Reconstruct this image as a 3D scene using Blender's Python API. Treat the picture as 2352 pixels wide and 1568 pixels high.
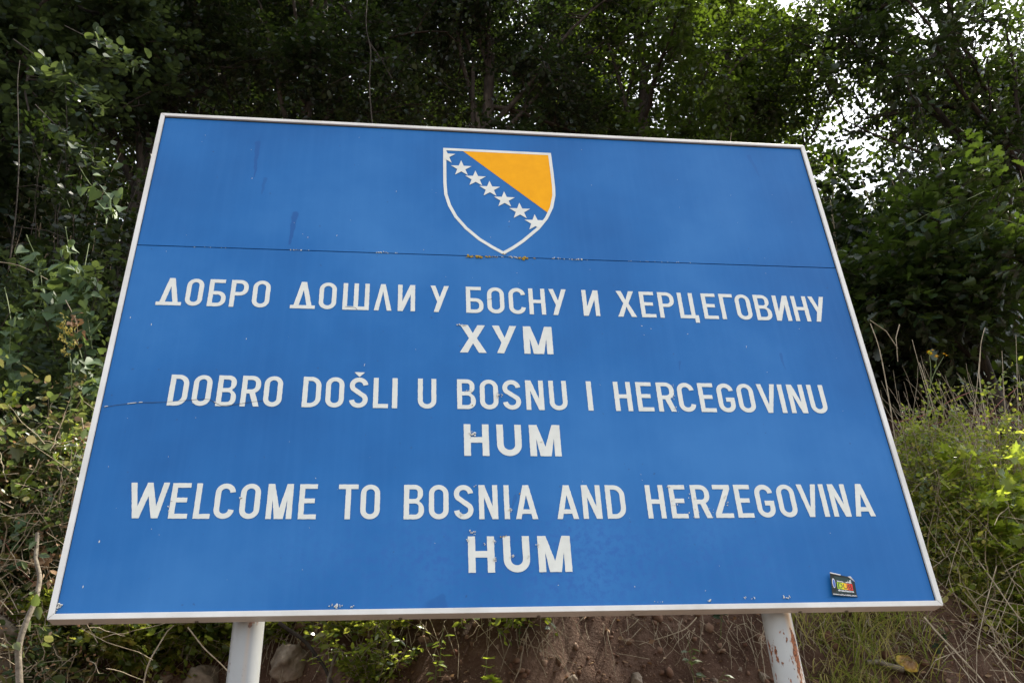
import bpy, bmesh, math, random
import numpy as np
from mathutils import Vector, Matrix, noise

# ------------------------------------------------------------------ camera, world, sun, exposure
scene = bpy.context.scene
for o in list(bpy.data.objects):
    bpy.data.objects.remove(o)
COL = scene.collection

CR = Vector((0.99220, -0.11514, -0.04787))
CU = Vector((-0.02135, -0.53511, 0.84452))
CF = Vector((0.12285, 0.83690, 0.53339))
CAM = Vector((0.0, -3.4896, 1.6192))
cd = bpy.data.cameras.new('camera')
cam = bpy.data.objects.new('camera', cd)
COL.objects.link(cam)
cd.lens = 31.633
cd.sensor_width = 36.0
cd.clip_end = 1000
cam.matrix_world = Matrix(((CR.x, CU.x, -CF.x, CAM.x), (CR.y, CU.y, -CF.y, CAM.y), (CR.z, CU.z, -CF.z, CAM.z), (0, 0, 0, 1)))
scene.camera = cam

SUN_AZ = math.radians(66)      # from +y towards +x
SUN_EL = math.radians(60)
SKY_STRENGTH = 0.15
world = bpy.data.worlds.new("World")
scene.world = world
world.use_nodes = True
wn = world.node_tree
for n in list(wn.nodes):
    wn.nodes.remove(n)
sky = wn.nodes.new('ShaderNodeTexSky')
sky.sky_type = 'NISHITA'
sky.sun_disc = False
sky.sun_elevation = SUN_EL
sky.sun_rotation = SUN_AZ
sky.dust_density = 1.6
sky.air_density = 1.0
hs = wn.nodes.new('ShaderNodeHueSaturation')
hs.inputs['Saturation'].default_value = 0.30
bg = wn.nodes.new('ShaderNodeBackground')
bg.inputs['Strength'].default_value = SKY_STRENGTH
wo = wn.nodes.new('ShaderNodeOutputWorld')
wn.links.new(sky.outputs[0], hs.inputs['Color'])
wn.links.new(hs.outputs[0], bg.inputs['Color'])
wn.links.new(bg.outputs[0], wo.inputs['Surface'])

sl = bpy.data.lights.new('sun', 'SUN')
sun = bpy.data.objects.new('sun', sl)
COL.objects.link(sun)
sl.energy = 5.0
sl.angle = math.radians(0.6)
sl.color = (1.0, 0.92, 0.78)
sdir = Vector((math.sin(SUN_AZ) * math.cos(SUN_EL), math.cos(SUN_AZ) * math.cos(SUN_EL), math.sin(SUN_EL)))
sun.rotation_euler = (-sdir).to_track_quat('-Z', 'Y').to_euler()
sun.location = (6, 6, 20)

vs = scene.view_settings
vs.view_transform = 'Standard'
vs.look = 'None'
vs.gamma = 1
vs.use_curve_mapping = False
vs.exposure = 1.70
try:
    scene.cycles.max_bounces = 8
    scene.cycles.transparent_max_bounces = 4
    scene.cycles.diffuse_bounces = 4
    scene.cycles.sample_clamp_indirect = 6
except Exception:
    pass

# ------------------------------------------------------------------ helpers
SX, SZ = 1.2576, 2.6008          # sign lower left corner is at (-SX, 0, SZ)
FPX = 2066.7


def at(px, py, Y):
    """a point of the place that lies at depth Y along the sight line of a 2352 wide photo pixel"""
    d = CR * ((px - 1176) / FPX) + CU * ((784 - py) / FPX) + CF
    return CAM + d * ((Y - CAM.y) / d.y)


def tag(o, label=None, cat=None, group=None, kind=None):
    if label: o['label'] = label
    if cat: o['category'] = cat
    if group: o['group'] = group
    if kind: o['kind'] = kind
    return o


def link(name, me, mat=None, parent=None):
    o = bpy.data.objects.new(name, me)
    if mat is not None and me is not None and not me.materials:
        me.materials.append(mat)
    COL.objects.link(o)
    if parent is not None:
        o.parent = parent
    return o


def empty(name, loc=(0, 0, 0), rz=0.0):
    o = bpy.data.objects.new(name, None)
    o.location = loc
    o.rotation_euler = (0, 0, rz)
    o.empty_display_size = 0.1
    COL.objects.link(o)
    return o


def np_mesh(name, V, F, tint=None, smooth=False):
    """V (n,3), F = list of face index arrays or an (m,k) array"""
    me = bpy.data.meshes.new(name)
    V = np.asarray(V, dtype=np.float32)
    if isinstance(F, np.ndarray):
        sizes = np.full(len(F), F.shape[1], dtype=np.int32)
        flat = F.reshape(-1).astype(np.int32)
    else:
        sizes = np.array([len(f) for f in F], dtype=np.int32)
        flat = np.concatenate([np.asarray(f) for f in F]).astype(np.int32)
    me.vertices.add(len(V))
    me.vertices.foreach_set('co', V.reshape(-1))
    me.loops.add(len(flat))
    me.loops.foreach_set('vertex_index', flat)
    me.polygons.add(len(sizes))
    starts = np.concatenate([[0], np.cumsum(sizes)[:-1]]).astype(np.int32)
    me.polygons.foreach_set('loop_start', starts)
    me.polygons.foreach_set('loop_total', sizes)
    if smooth:
        me.polygons.foreach_set('use_smooth', np.ones(len(sizes), dtype=bool))
    if tint is not None:
        a = me.attributes.new('tint', 'FLOAT', 'FACE')
        a.data.foreach_set('value', np.asarray(tint, dtype=np.float32))
    me.update(calc_edges=True)
    return me


def nrm(a):
    return a / (np.linalg.norm(a, axis=-1, keepdims=True) + 1e-9)


# leaf outlines: right half from base to tip (x across, y along); the left half mirrors it
HALVES = {
    'oval': [(0, 0), (0.25, 0.22), (0.31, 0.55), (0, 1)],
    'small': [(0, 0), (0.34, 0.45), (0, 1)],
    'lance': [(0, 0), (0.15, 0.25), (0.14, 0.55), (0, 1)],
    'round': [(0, 0), (0.30, 0.05), (0.47, 0.35), (0.42, 0.68), (0.2, 0.9), (0, 0.98)],
    'heart': [(0, 0.06), (0.20, -0.08), (0.42, 0.02), (0.46, 0.26), (0.27, 0.62), (0, 1)],
    'oak': [(0, 0), (0.07, 0.1), (0.2, 0.2), (0.11, 0.29), (0.31, 0.42), (0.17, 0.5), (0.36, 0.66), (0.2, 0.74), (0.22, 0.9), (0, 1)],
    'vine': [(0, 0.1), (0.17, -0.05), (0.4, 0.0), (0.36, 0.16), (0.55, 0.36), (0.3, 0.42), (0.32, 0.72), (0.14, 0.68), (0, 1)],
    'tooth': [(0, 0), (0.2, 0.12), (0.27, 0.24), (0.24, 0.3), (0.33, 0.42), (0.27, 0.5), (0.29, 0.62), (0.19, 0.7), (0.17, 0.82), (0, 1)],
}


def template(kind, fold=0.25):
    h = HALVES[kind]
    R = [(x, y, abs(x) * fold) for x, y in h]
    L = [(-x, y, abs(x) * fold) for x, y in h[1:-1]]
    V = np.array(R + L, dtype=float)
    k = len(h)
    fr = list(range(k))
    fl = [0] + [k - 1] + [k + i for i in reversed(range(k - 2))]
    return V, [fr, fl]


def leaf_cloud(name, P, T, N, S, kind, mat, parent=None, tint=None, curl=0.25, width=1.0, rng=None):
    rng = rng or np.random.default_rng(1)
    P = np.asarray(P, float); T = nrm(np.asarray(T, float)); N = np.asarray(N, float)
    N = nrm(N - T * np.sum(N * T, axis=1, keepdims=True))
    X = np.cross(T, N)
    n = len(P)
    V0, F0 = template(kind)
    k = len(V0)
    c = rng.uniform(-0.2, 1.0, n) * curl
    wd = width * rng.uniform(0.8, 1.2, n)
    loc = np.repeat(V0[None], n, 0)
    loc[:, :, 0] *= wd[:, None]
    loc[:, :, 2] = loc[:, :, 2] * rng.uniform(-0.3, 1.6, n)[:, None] - c[:, None] * loc[:, :, 1] ** 2
    loc *= np.asarray(S)[:, None, None]
    V = P[:, None, :] + loc[:, :, 0:1] * X[:, None, :] + loc[:, :, 1:2] * T[:, None, :] + loc[:, :, 2:3] * N[:, None, :]
    m = len(F0[0])
    F = np.array(F0)[None] + (np.arange(n) * k)[:, None, None]
    F = F.reshape(-1, m)
    if tint is None:
        tint = rng.uniform(0, 1, n)
    me = np_mesh(name, V.reshape(-1, 3), F, np.repeat(tint, 2))
    return link(name, me, mat, parent)


def one_leaf_mesh(kind, fold=0.25, curl=0.2):
    V, F = template(kind, fold)
    V = V.copy(); V[:, 2] -= curl * V[:, 1] ** 2
    return np_mesh('leaf_' + kind, V, F, np.array([0.5, 0.5]))


def leaf_objects(parent, P, T, N, S, me, name='leaf'):
    for p, t, n, s in zip(P, T, N, S):
        t = Vector(t).normalized(); n = Vector(n); n = (n - t * n.dot(t)).normalized(); x = t.cross(n)
        o = bpy.data.objects.new(name, me)
        COL.objects.link(o)
        o.parent = parent
        pl = parent.matrix_basis.inverted() @ Matrix(((x.x * s, t.x * s, n.x * s, p[0]), (x.y * s, t.y * s, n.y * s, p[1]), (x.z * s, t.z * s, n.z * s, p[2]), (0, 0, 0, 1)))
        o.matrix_basis = pl


def tube_arrays(lines):
    """lines = [(pts, r0, r1, sides)] -> V, F quads"""
    Vs, Fs, off = [], [], 0
    for pts, r0, r1, s in lines:
        pts = np.asarray(pts, float)
        n = len(pts)
        d = np.gradient(pts, axis=0)
        d = nrm(d)
        ref = np.array([0.31, 0.17, 0.93]) if abs(d[0][2]) < 0.8 else np.array([0.93, 0.31, 0.17])
        a = nrm(np.cross(d, ref)); b = np.cross(d, a)
        rr = r0 + (r1 - r0) * np.linspace(0, 1, n) ** 0.8
        th = np.arange(s) * 2 * math.pi / s
        ring = pts[:, None, :] + rr[:, None, None] * (np.cos(th)[None, :, None] * a[:, None, :] + np.sin(th)[None, :, None] * b[:, None, :])
        Vs.append(ring.reshape(-1, 3))
        i = np.arange(n - 1)[:, None] * s; j = np.arange(s)[None, :]; jn = (j + 1) % s
        Fs.append(np.stack([i + j, i + jn, i + s + jn, i + s + j], -1).reshape(-1, 4) + off)
        off += n * s
    return np.concatenate(Vs), np.concatenate(Fs)


def tubes(name, lines, mat, parent=None, smooth=True):
    V, F = tube_arrays(lines)
    return link(name, np_mesh(name, V, F, smooth=smooth), mat, parent)


def wobble(p0, p1, n, amp, rng, sag=0.0):
    p0 = np.asarray(p0, float); p1 = np.asarray(p1, float)
    t = np.linspace(0, 1, n)[:, None]
    w = rng.normal(0, amp, (n, 3)); w = np.cumsum(w, 0) * 0.6
    w = w - w[0] - t * (w[-1] - w[0])
    P = p0 + (p1 - p0) * t + w
    P[:, 2:3] += 4 * sag * t * (1 - t)
    return P


# ------------------------------------------------------------------ materials
class NT:
    def __init__(s, name):
        s.m = bpy.data.materials.new(name); s.m.use_nodes = True
        s.t = s.m.node_tree
        for n in list(s.t.nodes): s.t.nodes.remove(n)
        s.out = s.n('ShaderNodeOutputMaterial')

    def n(s, typ, **kw):
        nd = s.t.nodes.new(typ)
        for k, v in kw.items(): setattr(nd, k, v)
        return nd

    def l(s, a, b): s.t.links.new(a, b)

    def val(s, v, sock):
        if isinstance(v, (int, float, tuple)): sock.default_value = v
        else: s.l(v, sock)

    def math(s, op, a, b=0.0, clamp=False):
        nd = s.n('ShaderNodeMath', operation=op); nd.use_clamp = clamp
        s.val(a, nd.inputs[0]); s.val(b, nd.inputs[1]); return nd.outputs[0]

    def noise(s, scale, detail=4, rough=0.55, vec=None, dist=0.0):
        nd = s.n('ShaderNodeTexNoise'); nd.inputs['Scale'].default_value = scale
        nd.inputs['Detail'].default_value = detail; nd.inputs['Roughness'].default_value = rough
        nd.inputs['Distortion'].default_value = dist
        if vec is not None: s.l(vec, nd.inputs['Vector'])
        return nd.outputs['Fac']

    def ramp(s, fac, stops, interp='LINEAR'):
        nd = s.n('ShaderNodeValToRGB'); nd.color_ramp.interpolation = interp
        e = nd.color_ramp.elements
        while len(e) < len(stops): e.new(0.5)
        for el, (p, c) in zip(e, stops):
            el.position = p; el.color = (*c, 1) if len(c) == 3 else c
        s.l(fac, nd.inputs[0]); return nd.outputs[0]

    def mix(s, f, a, b):
        nd = s.n('ShaderNodeMix', data_type='RGBA')
        s.val(f, nd.inputs[0])
        for v, i in ((a, 6), (b, 7)):
            if isinstance(v, tuple): nd.inputs[i].default_value = (*v, 1) if len(v) == 3 else v
            else: s.l(v, nd.inputs[i])
        return nd.outputs[2]

    def pbr(s, col, rough=0.6, spec=0.5, metal=0.0, bump=None, bstr=0.3, bdist=0.01):
        p = s.n('ShaderNodeBsdfPrincipled')
        if isinstance(col, tuple): p.inputs['Base Color'].default_value = (*col, 1)
        else: s.l(col, p.inputs['Base Color'])
        s.val(rough, p.inputs['Roughness'])
        p.inputs['Specular IOR Level'].default_value = spec
        p.inputs['Metallic'].default_value = metal
        if bump is not None:
            b = s.n('ShaderNodeBump'); b.inputs['Strength'].default_value = bstr; b.inputs['Distance'].default_value = bdist
            s.l(bump, b.inputs['Height']); s.l(b.outputs[0], p.inputs['Normal'])
        return p

    def obj(s):
        return s.n('ShaderNodeTexCoord').outputs['Object']


def leaf_mat(name, stops, trans=(0.24, 0.32, 0.07), tfac=0.35, rough=0.38, spec=0.5):
    t = NT(name)
    a = t.n('ShaderNodeAttribute'); a.attribute_name = 'tint'
    oi = t.n('ShaderNodeObjectInfo')
    f = t.math('ADD', a.outputs['Fac'], t.math('MULTIPLY', t.math('SUBTRACT', oi.outputs['Random'], 0.5), 0.35), clamp=True)
    nz = t.noise(35, 2, vec=t.obj())
    f = t.math('ADD', f, t.math('MULTIPLY', t.math('SUBTRACT', nz, 0.5), 0.25), clamp=True)
    col = t.ramp(f, stops)
    p = t.pbr(col, rough, spec)
    tr = t.n('ShaderNodeBsdfTranslucent')
    tc = t.mix(0.6, col, trans)
    t.l(tc, tr.inputs['Color'])
    mx = t.n('ShaderNodeMixShader'); mx.inputs[0].default_value = tfac
    t.l(p.outputs[0], mx.inputs[1]); t.l(tr.outputs[0], mx.inputs[2])
    t.l(mx.outputs[0], t.out.inputs['Surface'])
    return t.m


def simple(name, col, rough=0.6, spec=0.4, metal=0.0):
    t = NT(name); p = t.pbr(col, rough, spec, metal); t.l(p.outputs[0], t.out.inputs['Surface']); return t.m


def noisy(name, stops, scale, rough=0.8, spec=0.3, bstr=0.5, bdist=0.01, stretch=None, detail=6):
    t = NT(name)
    v = t.obj()
    if stretch:
        mp = t.n('ShaderNodeMapping'); mp.inputs['Scale'].default_value = stretch; t.l(v, mp.inputs[0]); v = mp.outputs[0]
    nz = t.noise(scale, detail, 0.6, v)
    p = t.pbr(t.ramp(nz, stops), rough, spec, bump=t.noise(scale * 2.5, 5, 0.6, v), bstr=bstr, bdist=bdist)
    t.l(p.outputs[0], t.out.inputs['Surface'])
    return t.m


M = {}
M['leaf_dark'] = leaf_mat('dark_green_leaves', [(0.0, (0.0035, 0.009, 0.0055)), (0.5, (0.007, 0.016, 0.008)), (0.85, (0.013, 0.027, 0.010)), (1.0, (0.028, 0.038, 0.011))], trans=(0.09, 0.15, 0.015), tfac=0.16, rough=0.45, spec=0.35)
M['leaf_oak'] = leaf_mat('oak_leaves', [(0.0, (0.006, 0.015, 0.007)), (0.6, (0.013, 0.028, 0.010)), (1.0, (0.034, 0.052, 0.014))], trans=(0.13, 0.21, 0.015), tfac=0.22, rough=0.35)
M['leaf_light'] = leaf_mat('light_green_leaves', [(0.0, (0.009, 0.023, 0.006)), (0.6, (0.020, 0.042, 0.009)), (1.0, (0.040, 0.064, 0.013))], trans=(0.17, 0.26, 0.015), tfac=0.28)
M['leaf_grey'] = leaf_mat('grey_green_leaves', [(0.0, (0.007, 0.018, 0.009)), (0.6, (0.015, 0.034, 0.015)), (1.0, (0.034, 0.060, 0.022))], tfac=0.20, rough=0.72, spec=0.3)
M['leaf_mix'] = leaf_mat('undergrowth_leaves', [(0.0, (0.022, 0.045, 0.015)), (0.45, (0.055, 0.085, 0.027)), (0.70, (0.12, 0.13, 0.04)), (0.85, (0.26, 0.21, 0.08)), (1.0, (0.30, 0.18, 0.10))], tfac=0.28, rough=0.45)
M['leaf_small'] = leaf_mat('thicket_leaves', [(0.0, (0.035, 0.07, 0.018)), (0.4, (0.085, 0.13, 0.030)), (0.75, (0.17, 0.20, 0.038)), (1.0, (0.32, 0.27, 0.08))], trans=(0.55, 0.62, 0.06), tfac=0.42, rough=0.25, spec=0.6)
M['leaf_heart'] = leaf_mat('vine_leaves', [(0.0, (0.024, 0.058, 0.02)), (0.7, (0.048, 0.092, 0.026)), (0.9, (0.16, 0.16, 0.03)), (1.0, (0.34, 0.22, 0.04))], tfac=0.3, rough=0.62)
M['leaf_lime'] = leaf_mat('lime_leaves', [(0.0, (0.10, 0.17, 0.02)), (1.0, (0.22, 0.26, 0.03))], trans=(0.6, 0.7, 0.06), tfac=0.5)
M['leaf_dry'] = leaf_mat('dry_leaves', [(0.0, (0.14, 0.075, 0.04)), (0.6, (0.26, 0.16, 0.09)), (1.0, (0.36, 0.26, 0.16))], trans=(0.35, 0.2, 0.08), tfac=0.25, rough=0.7, spec=0.2)
M['grass'] = leaf_mat('grass_blades', [(0.0, (0.09, 0.15, 0.025)), (0.5, (0.19, 0.25, 0.04)), (0.75, (0.36, 0.32, 0.10)), (1.0, (0.52, 0.42, 0.25))], trans=(0.45, 0.48, 0.06), tfac=0.4, rough=0.5)
M['bark'] = noisy('bark', [(0.3, (0.015, 0.012, 0.009)), (0.55, (0.038, 0.031, 0.024)), (0.75, (0.085, 0.072, 0.055))], 14, 0.9, 0.2, 0.8, 0.02, (1, 1, 0.25))
M['bark_pale'] = noisy('pale_bark', [(0.3, (0.07, 0.058, 0.045)), (0.6, (0.17, 0.145, 0.11)), (0.8, (0.30, 0.26, 0.20))], 30, 0.85, 0.2, 0.6, 0.006)
M['dry_stem'] = noisy('dry_stems', [(0.3, (0.19, 0.145, 0.09)), (0.7, (0.42, 0.36, 0.26))], 20, 0.8, 0.2, 0.3, 0.003)
M['red_stem'] = noisy('red_stems', [(0.3, (0.14, 0.04, 0.03)), (0.7, (0.28, 0.10, 0.07))], 20, 0.6, 0.3, 0.2, 0.002)
M['green_stem'] = noisy('green_stems', [(0.3, (0.07, 0.10, 0.03)), (0.7, (0.14, 0.17, 0.05))], 20, 0.6, 0.3, 0.2, 0.002)
M['rock'] = noisy('limestone', [(0.25, (0.09, 0.068, 0.05)), (0.5, (0.20, 0.16, 0.12)), (0.75, (0.33, 0.28, 0.22))], 9, 0.9, 0.2, 0.9, 0.02)
M['asphalt'] = noisy('asphalt', [(0.3, (0.045, 0.044, 0.042)), (0.7, (0.085, 0.082, 0.078))], 90, 0.9, 0.3, 0.5, 0.004)

# soil with litter
t = NT('reddish_soil')
v = t.obj()
n1 = t.noise(3.2, 8, 0.62, v); n2 = t.noise(38, 6, 0.65, v)
c = t.ramp(n1, [(0.3, (0.045, 0.025, 0.017)), (0.5, (0.120, 0.070, 0.048)), (0.7, (0.27, 0.18, 0.13))])
c = t.mix(t.math('MULTIPLY', n2, 0.7), c, (0.10, 0.055, 0.035))
sp = t.ramp(t.noise(75, 3, 0.5, v), [(0.62, (0, 0, 0)), (0.70, (1, 1, 1))])
c = t.mix(sp, c, (0.26, 0.19, 0.13))
p = t.pbr(c, 0.95, 0.15, bump=t.math('ADD', t.noise(22, 10, 0.7, v), t.math('MULTIPLY', n2, 0.6)), bstr=1.0, bdist=0.05)
t.l(p.outputs[0], t.out.inputs['Surface']); M['soil'] = t.m

# white paint / aluminium frame
t = NT('white_frame_paint')
v = t.obj()
c = t.ramp(t.noise(4, 6, 0.6, v), [(0.3, (0.54, 0.53, 0.49)), (0.6, (0.68, 0.675, 0.64)), (0.8, (0.74, 0.73, 0.69))])
mp = t.n('ShaderNodeMapping'); mp.inputs['Scale'].default_value = (40, 40, 40); t.l(v, mp.inputs[0])
d = t.ramp(t.noise(3, 5, 0.7, mp.outputs[0]), [(0.62, (0, 0, 0)), (0.72, (1, 1, 1))])
c = t.mix(t.math('MULTIPLY', d, 0.35), c, (0.36, 0.33, 0.28))
p = t.pbr(c, 0.45, 0.4); t.l(p.outputs[0], t.out.inputs['Surface']); M['frame'] = t.m

t = NT('white_letter_film')
v = t.obj()
c = t.ramp(t.noise(12, 5, 0.6, v), [(0.3, (0.59, 0.605, 0.555)), (0.6, (0.67, 0.685, 0.63))])
sp = t.ramp(t.noise(160, 2, 0.5, v), [(0.70, (0, 0, 0)), (0.76, (1, 1, 1))])
c = t.mix(t.math('MULTIPLY', sp, 0.4), c, (0.35, 0.33, 0.28))
p = t.pbr(c, 0.55, 0.25); t.l(p.outputs[0], t.out.inputs['Surface']); M['letter'] = t.m

t = NT('yellow_film')
v = t.obj()
c = t.ramp(t.noise(14, 4, 0.6, v), [(0.3, (0.74, 0.325, 0.002)), (0.7, (0.82, 0.375, 0.003))])
sp = t.ramp(t.noise(70, 2, 0.5, v), [(0.72, (0, 0, 0)), (0.78, (1, 1, 1))])
c = t.mix(t.math('MULTIPLY', sp, 0.35), c, (0.5, 0.25, 0.05))
p = t.pbr(c, 0.5, 0.12); t.l(p.outputs[0], t.out.inputs['Surface']); M['yellow'] = t.m


def panel_mat():
    t = NT('blue_sign_paint')
    v = t.obj()
    c = t.ramp(t.noise(0.8, 6, 0.55, v), [(0.34, (0.004, 0.092, 0.300)), (0.5, (0.009, 0.120, 0.362)), (0.66, (0.026, 0.158, 0.420))])
    # sun bleaching and vertical wash streaks
    mp = t.n('ShaderNodeMapping'); mp.inputs['Scale'].default_value = (30, 1, 1.2); t.l(v, mp.inputs[0])
    st = t.ramp(t.noise(1.0, 5, 0.6, mp.outputs[0]), [(0.45, (0, 0, 0)), (0.8, (1, 1, 1))])
    c = t.mix(t.math('MULTIPLY', st, 0.14), c, (0.045, 0.19, 0.48))
    # mottled film low on the board
    sep = t.n('ShaderNodeSeparateXYZ'); t.l(v, sep.inputs[0])
    zz = t.math('SUBTRACT', sep.outputs[2], SZ)
    xx = t.math('ADD', sep.outputs[0], SX)
    big = t.noise(1.6, 4, 0.6, v)
    low = t.math('SUBTRACT', 1.0, t.math('MULTIPLY', t.math('ABSOLUTE', t.math('SUBTRACT', zz, 0.2)), 3.6), clamp=True)
    mid = t.math('SUBTRACT', 1.0, t.math('MULTIPLY', t.math('ABSOLUTE', t.math('SUBTRACT', xx, 1.9)), 0.75), clamp=True)
    msk = t.math('MULTIPLY', t.math('MULTIPLY', low, mid), t.math('MULTIPLY', big, 3.2), clamp=True)
    bl = t.ramp(t.noise(34, 5, 0.7, v), [(0.47, (0, 0, 0)), (0.6, (1, 1, 1))])
    c = t.mix(t.math('MULTIPLY', bl, t.math('MULTIPLY', msk, 0.75)), c, (0.018, 0.105, 0.36))
    # fine dirt dots
    dt = t.ramp(t.noise(46, 1, 0.4, v), [(0.755, (0, 0, 0)), (0.785, (1, 1, 1))])
    c = t.mix(t.math('MULTIPLY', dt, 0.5), c, (0.025, 0.06, 0.16))
    # run-down stains
    nz = t.n('ShaderNodeTexNoise'); nz.inputs['Scale'].default_value = 22; t.l(v, nz.inputs['Vector'])
    sb = t.n('ShaderNodeVectorMath', operation='SUBTRACT'); t.l(nz.outputs['Color'], sb.inputs[0]); sb.inputs[1].default_value = (.5, .5, .5)
    sc = t.n('ShaderNodeVectorMath', operation='SCALE'); t.l(sb.outputs[0], sc.inputs[0]); sc.inputs['Scale'].default_value = 0.02
    vv = t.n('ShaderNodeVectorMath', operation='ADD'); t.l(v, vv.inputs[0]); t.l(sc.outputs[0], vv.inputs[1])
    fl = t.n('ShaderNodeVectorMath', operation='MULTIPLY'); t.l(vv.outputs[0], fl.inputs[0]); fl.inputs[1].default_value = (1, 0, 1)
    for (ax, az, bx, bz, r, k) in [(0.505, 2.425, 0.512, 2.19, 0.017, .7), (0.566, 2.18, 0.556, 2.08, 0.012, .5), (0.731, 1.955, 0.718, 1.77, 0.020, .75),
                                   (3.16, 2.50, 3.19, 2.35, 0.014, .35), (1.745, 0.475, 1.73, 0.42, 0.012, .45), (3.062, 1.20, 3.07, 1.12, .009, .5), (2.555, 1.15, 2.55, 1.10, .007, .5),
                                   (1.42, 0.02, 1.44, 0.06, 0.06, .45)]:
        A = Vector((ax - SX, 0, az + SZ)); Bv = Vector((bx - SX, 0, bz + SZ)) - A
        pa = t.n('ShaderNodeVectorMath', operation='SUBTRACT'); t.l(fl.outputs[0], pa.inputs[0]); pa.inputs[1].default_value = A
        dp = t.n('ShaderNodeVectorMath', operation='DOT_PRODUCT'); t.l(pa.outputs[0], dp.inputs[0]); dp.inputs[1].default_value = Bv / Bv.dot(Bv)
        hh = t.math('MULTIPLY', dp.outputs['Value'], 1.0, clamp=True)
        bs = t.n('ShaderNodeVectorMath', operation='SCALE'); bs.inputs[0].default_value = Bv; t.l(hh, bs.inputs['Scale'])
        df = t.n('ShaderNodeVectorMath', operation='SUBTRACT'); t.l(pa.outputs[0], df.inputs[0]); t.l(bs.outputs[0], df.inputs[1])
        ln = t.n('ShaderNodeVectorMath', operation='LENGTH'); t.l(df.outputs[0], ln.inputs[0])
        rr = t.math('MULTIPLY', t.math('SUBTRACT', 1.0, t.math('MULTIPLY', hh, 0.75)), r)
        q = t.math('SUBTRACT', 1.0, t.math('DIVIDE', ln.outputs['Value'], rr), clamp=True)
        q = t.math('MULTIPLY', q, 3.0, clamp=True)
        c = t.mix(t.math('MULTIPLY', q, k), c, (0.008, 0.075, 0.265))
    rg = t.math('ADD', 0.36, t.math('MULTIPLY', t.noise(5, 5, 0.6, v), 0.22))
    p = t.pbr(c, rg, 0.22, bump=t.noise(1.8, 2, 0.5, v), bstr=0.08, bdist=0.01)
    t.l(p.outputs[0], t.out.inputs['Surface'])
    return t.m


M['panel'] = panel_mat()
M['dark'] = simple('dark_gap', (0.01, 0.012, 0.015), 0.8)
M['crack'] = simple('crack_edge', (0.03, 0.03, 0.035), 0.8)
M['chip'] = simple('chipped_paint', (0.62, 0.60, 0.55), 0.7)
M['lichen_y'] = noisy('yellow_lichen', [(0.3, (0.35, 0.22, 0.03)), (0.7, (0.55, 0.38, 0.06))], 200, 0.95, 0.1)
M['lichen_g'] = noisy('grey_lichen', [(0.3, (0.5, 0.5, 0.46)), (0.7, (0.78, 0.78, 0.73))], 200, 0.95, 0.1)
M['steel'] = simple('screw_steel', (0.25, 0.23, 0.2), 0.5, 0.5, 0.7)


def post_mat(name, heavy):
    t = NT(name)
    v = t.obj()          # object origin on the post axis, at the ground
    c = t.ramp(t.noise(3, 5, 0.6, v), [(0.3, (0.30, 0.31, 0.305)), (0.7, (0.40, 0.405, 0.385))])
    sep = t.n('ShaderNodeSeparateXYZ'); t.l(v, sep.inputs[0])
    mp = t.n('ShaderNodeMapping'); mp.inputs['Scale'].default_value = (1, 1, 0.35); t.l(v, mp.inputs[0])
    rust = t.noise(48, 6, 0.65, mp.outputs[0])
    stk = t.n('ShaderNodeMapping'); stk.inputs['Scale'].default_value = (60, 60, 2.5); t.l(v, stk.inputs[0])
    streak = t.noise(1, 5, 0.6, stk.outputs[0])
    if heavy:
        bx = t.math('SUBTRACT', 1.0, t.math('MULTIPLY', t.math('ABSOLUTE', t.math('SUBTRACT', sep.outputs[0], 0.026)), 48.0), clamp=True)
        dn = t.math('MULTIPLY', t.math('SUBTRACT', 2.60, sep.outputs[2]), 9.0, clamp=True)
        base = t.math('ADD', t.math('MULTIPLY', t.math('MULTIPLY', bx, dn), 0.27), t.math('MULTIPLY', dn, 0.085))
    else:
        bx = t.math('SUBTRACT', 1.0, t.math('MULTIPLY', t.math('ABSOLUTE', t.math('SUBTRACT', sep.outputs[0], 0.012)), 90.0), clamp=True)
        tp = t.math('MULTIPLY', t.math('SUBTRACT', sep.outputs[2], 2.55), 14.0, clamp=True)
        base = t.math('ADD', t.math('MULTIPLY', bx, 0.15), t.math('MULTIPLY', tp, 0.16))
    f = t.math('ADD', rust, base)
    base_n = base
    st = t.math('MULTIPLY', t.math('MULTIPLY', streak, bx), 1.3 if heavy else .8, clamp=True)
    c = t.mix(st, c, (0.52, 0.33, 0.16))
    rf = t.ramp(f, [(0.645, (0, 0, 0)), (0.685, (1, 1, 1))])
    rc = t.ramp(t.noise(120, 3, 0.6, v), [(0.35, (0.06, 0.025, 0.012)), (0.65, (0.30, 0.10, 0.035))])
    c = t.mix(rf, c, rc)
    c = c if heavy else t.mix(0.4, c, (0.16, 0.17, 0.18))
    p = t.pbr(c, t.math('ADD', 0.42, t.math('MULTIPLY', rf, 0.4)), 0.4, bump=rf, bstr=0.3, bdist=0.002)
    t.l(p.outputs[0], t.out.inputs['Surface'])
    return t.m


M['post_heavy'] = post_mat('rusty_post_paint', True)
M['post_light'] = post_mat('post_paint', False)


# ------------------------------------------------------------------ ground
def hprof(y):
    return np.interp(y, [-400, -60, 0.25, 0.6, 1.0, 1.55, 1.68, 1.80, 2.3, 3.2, 4.6, 8, 15, 30, 60, 400],
                        [0, 0, 0.02, 0.55, 1.95, 2.58, 3.02, 3.36, 3.75, 4.7, 5.9, 8.0, 11.2, 17, 24, 30])


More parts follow.
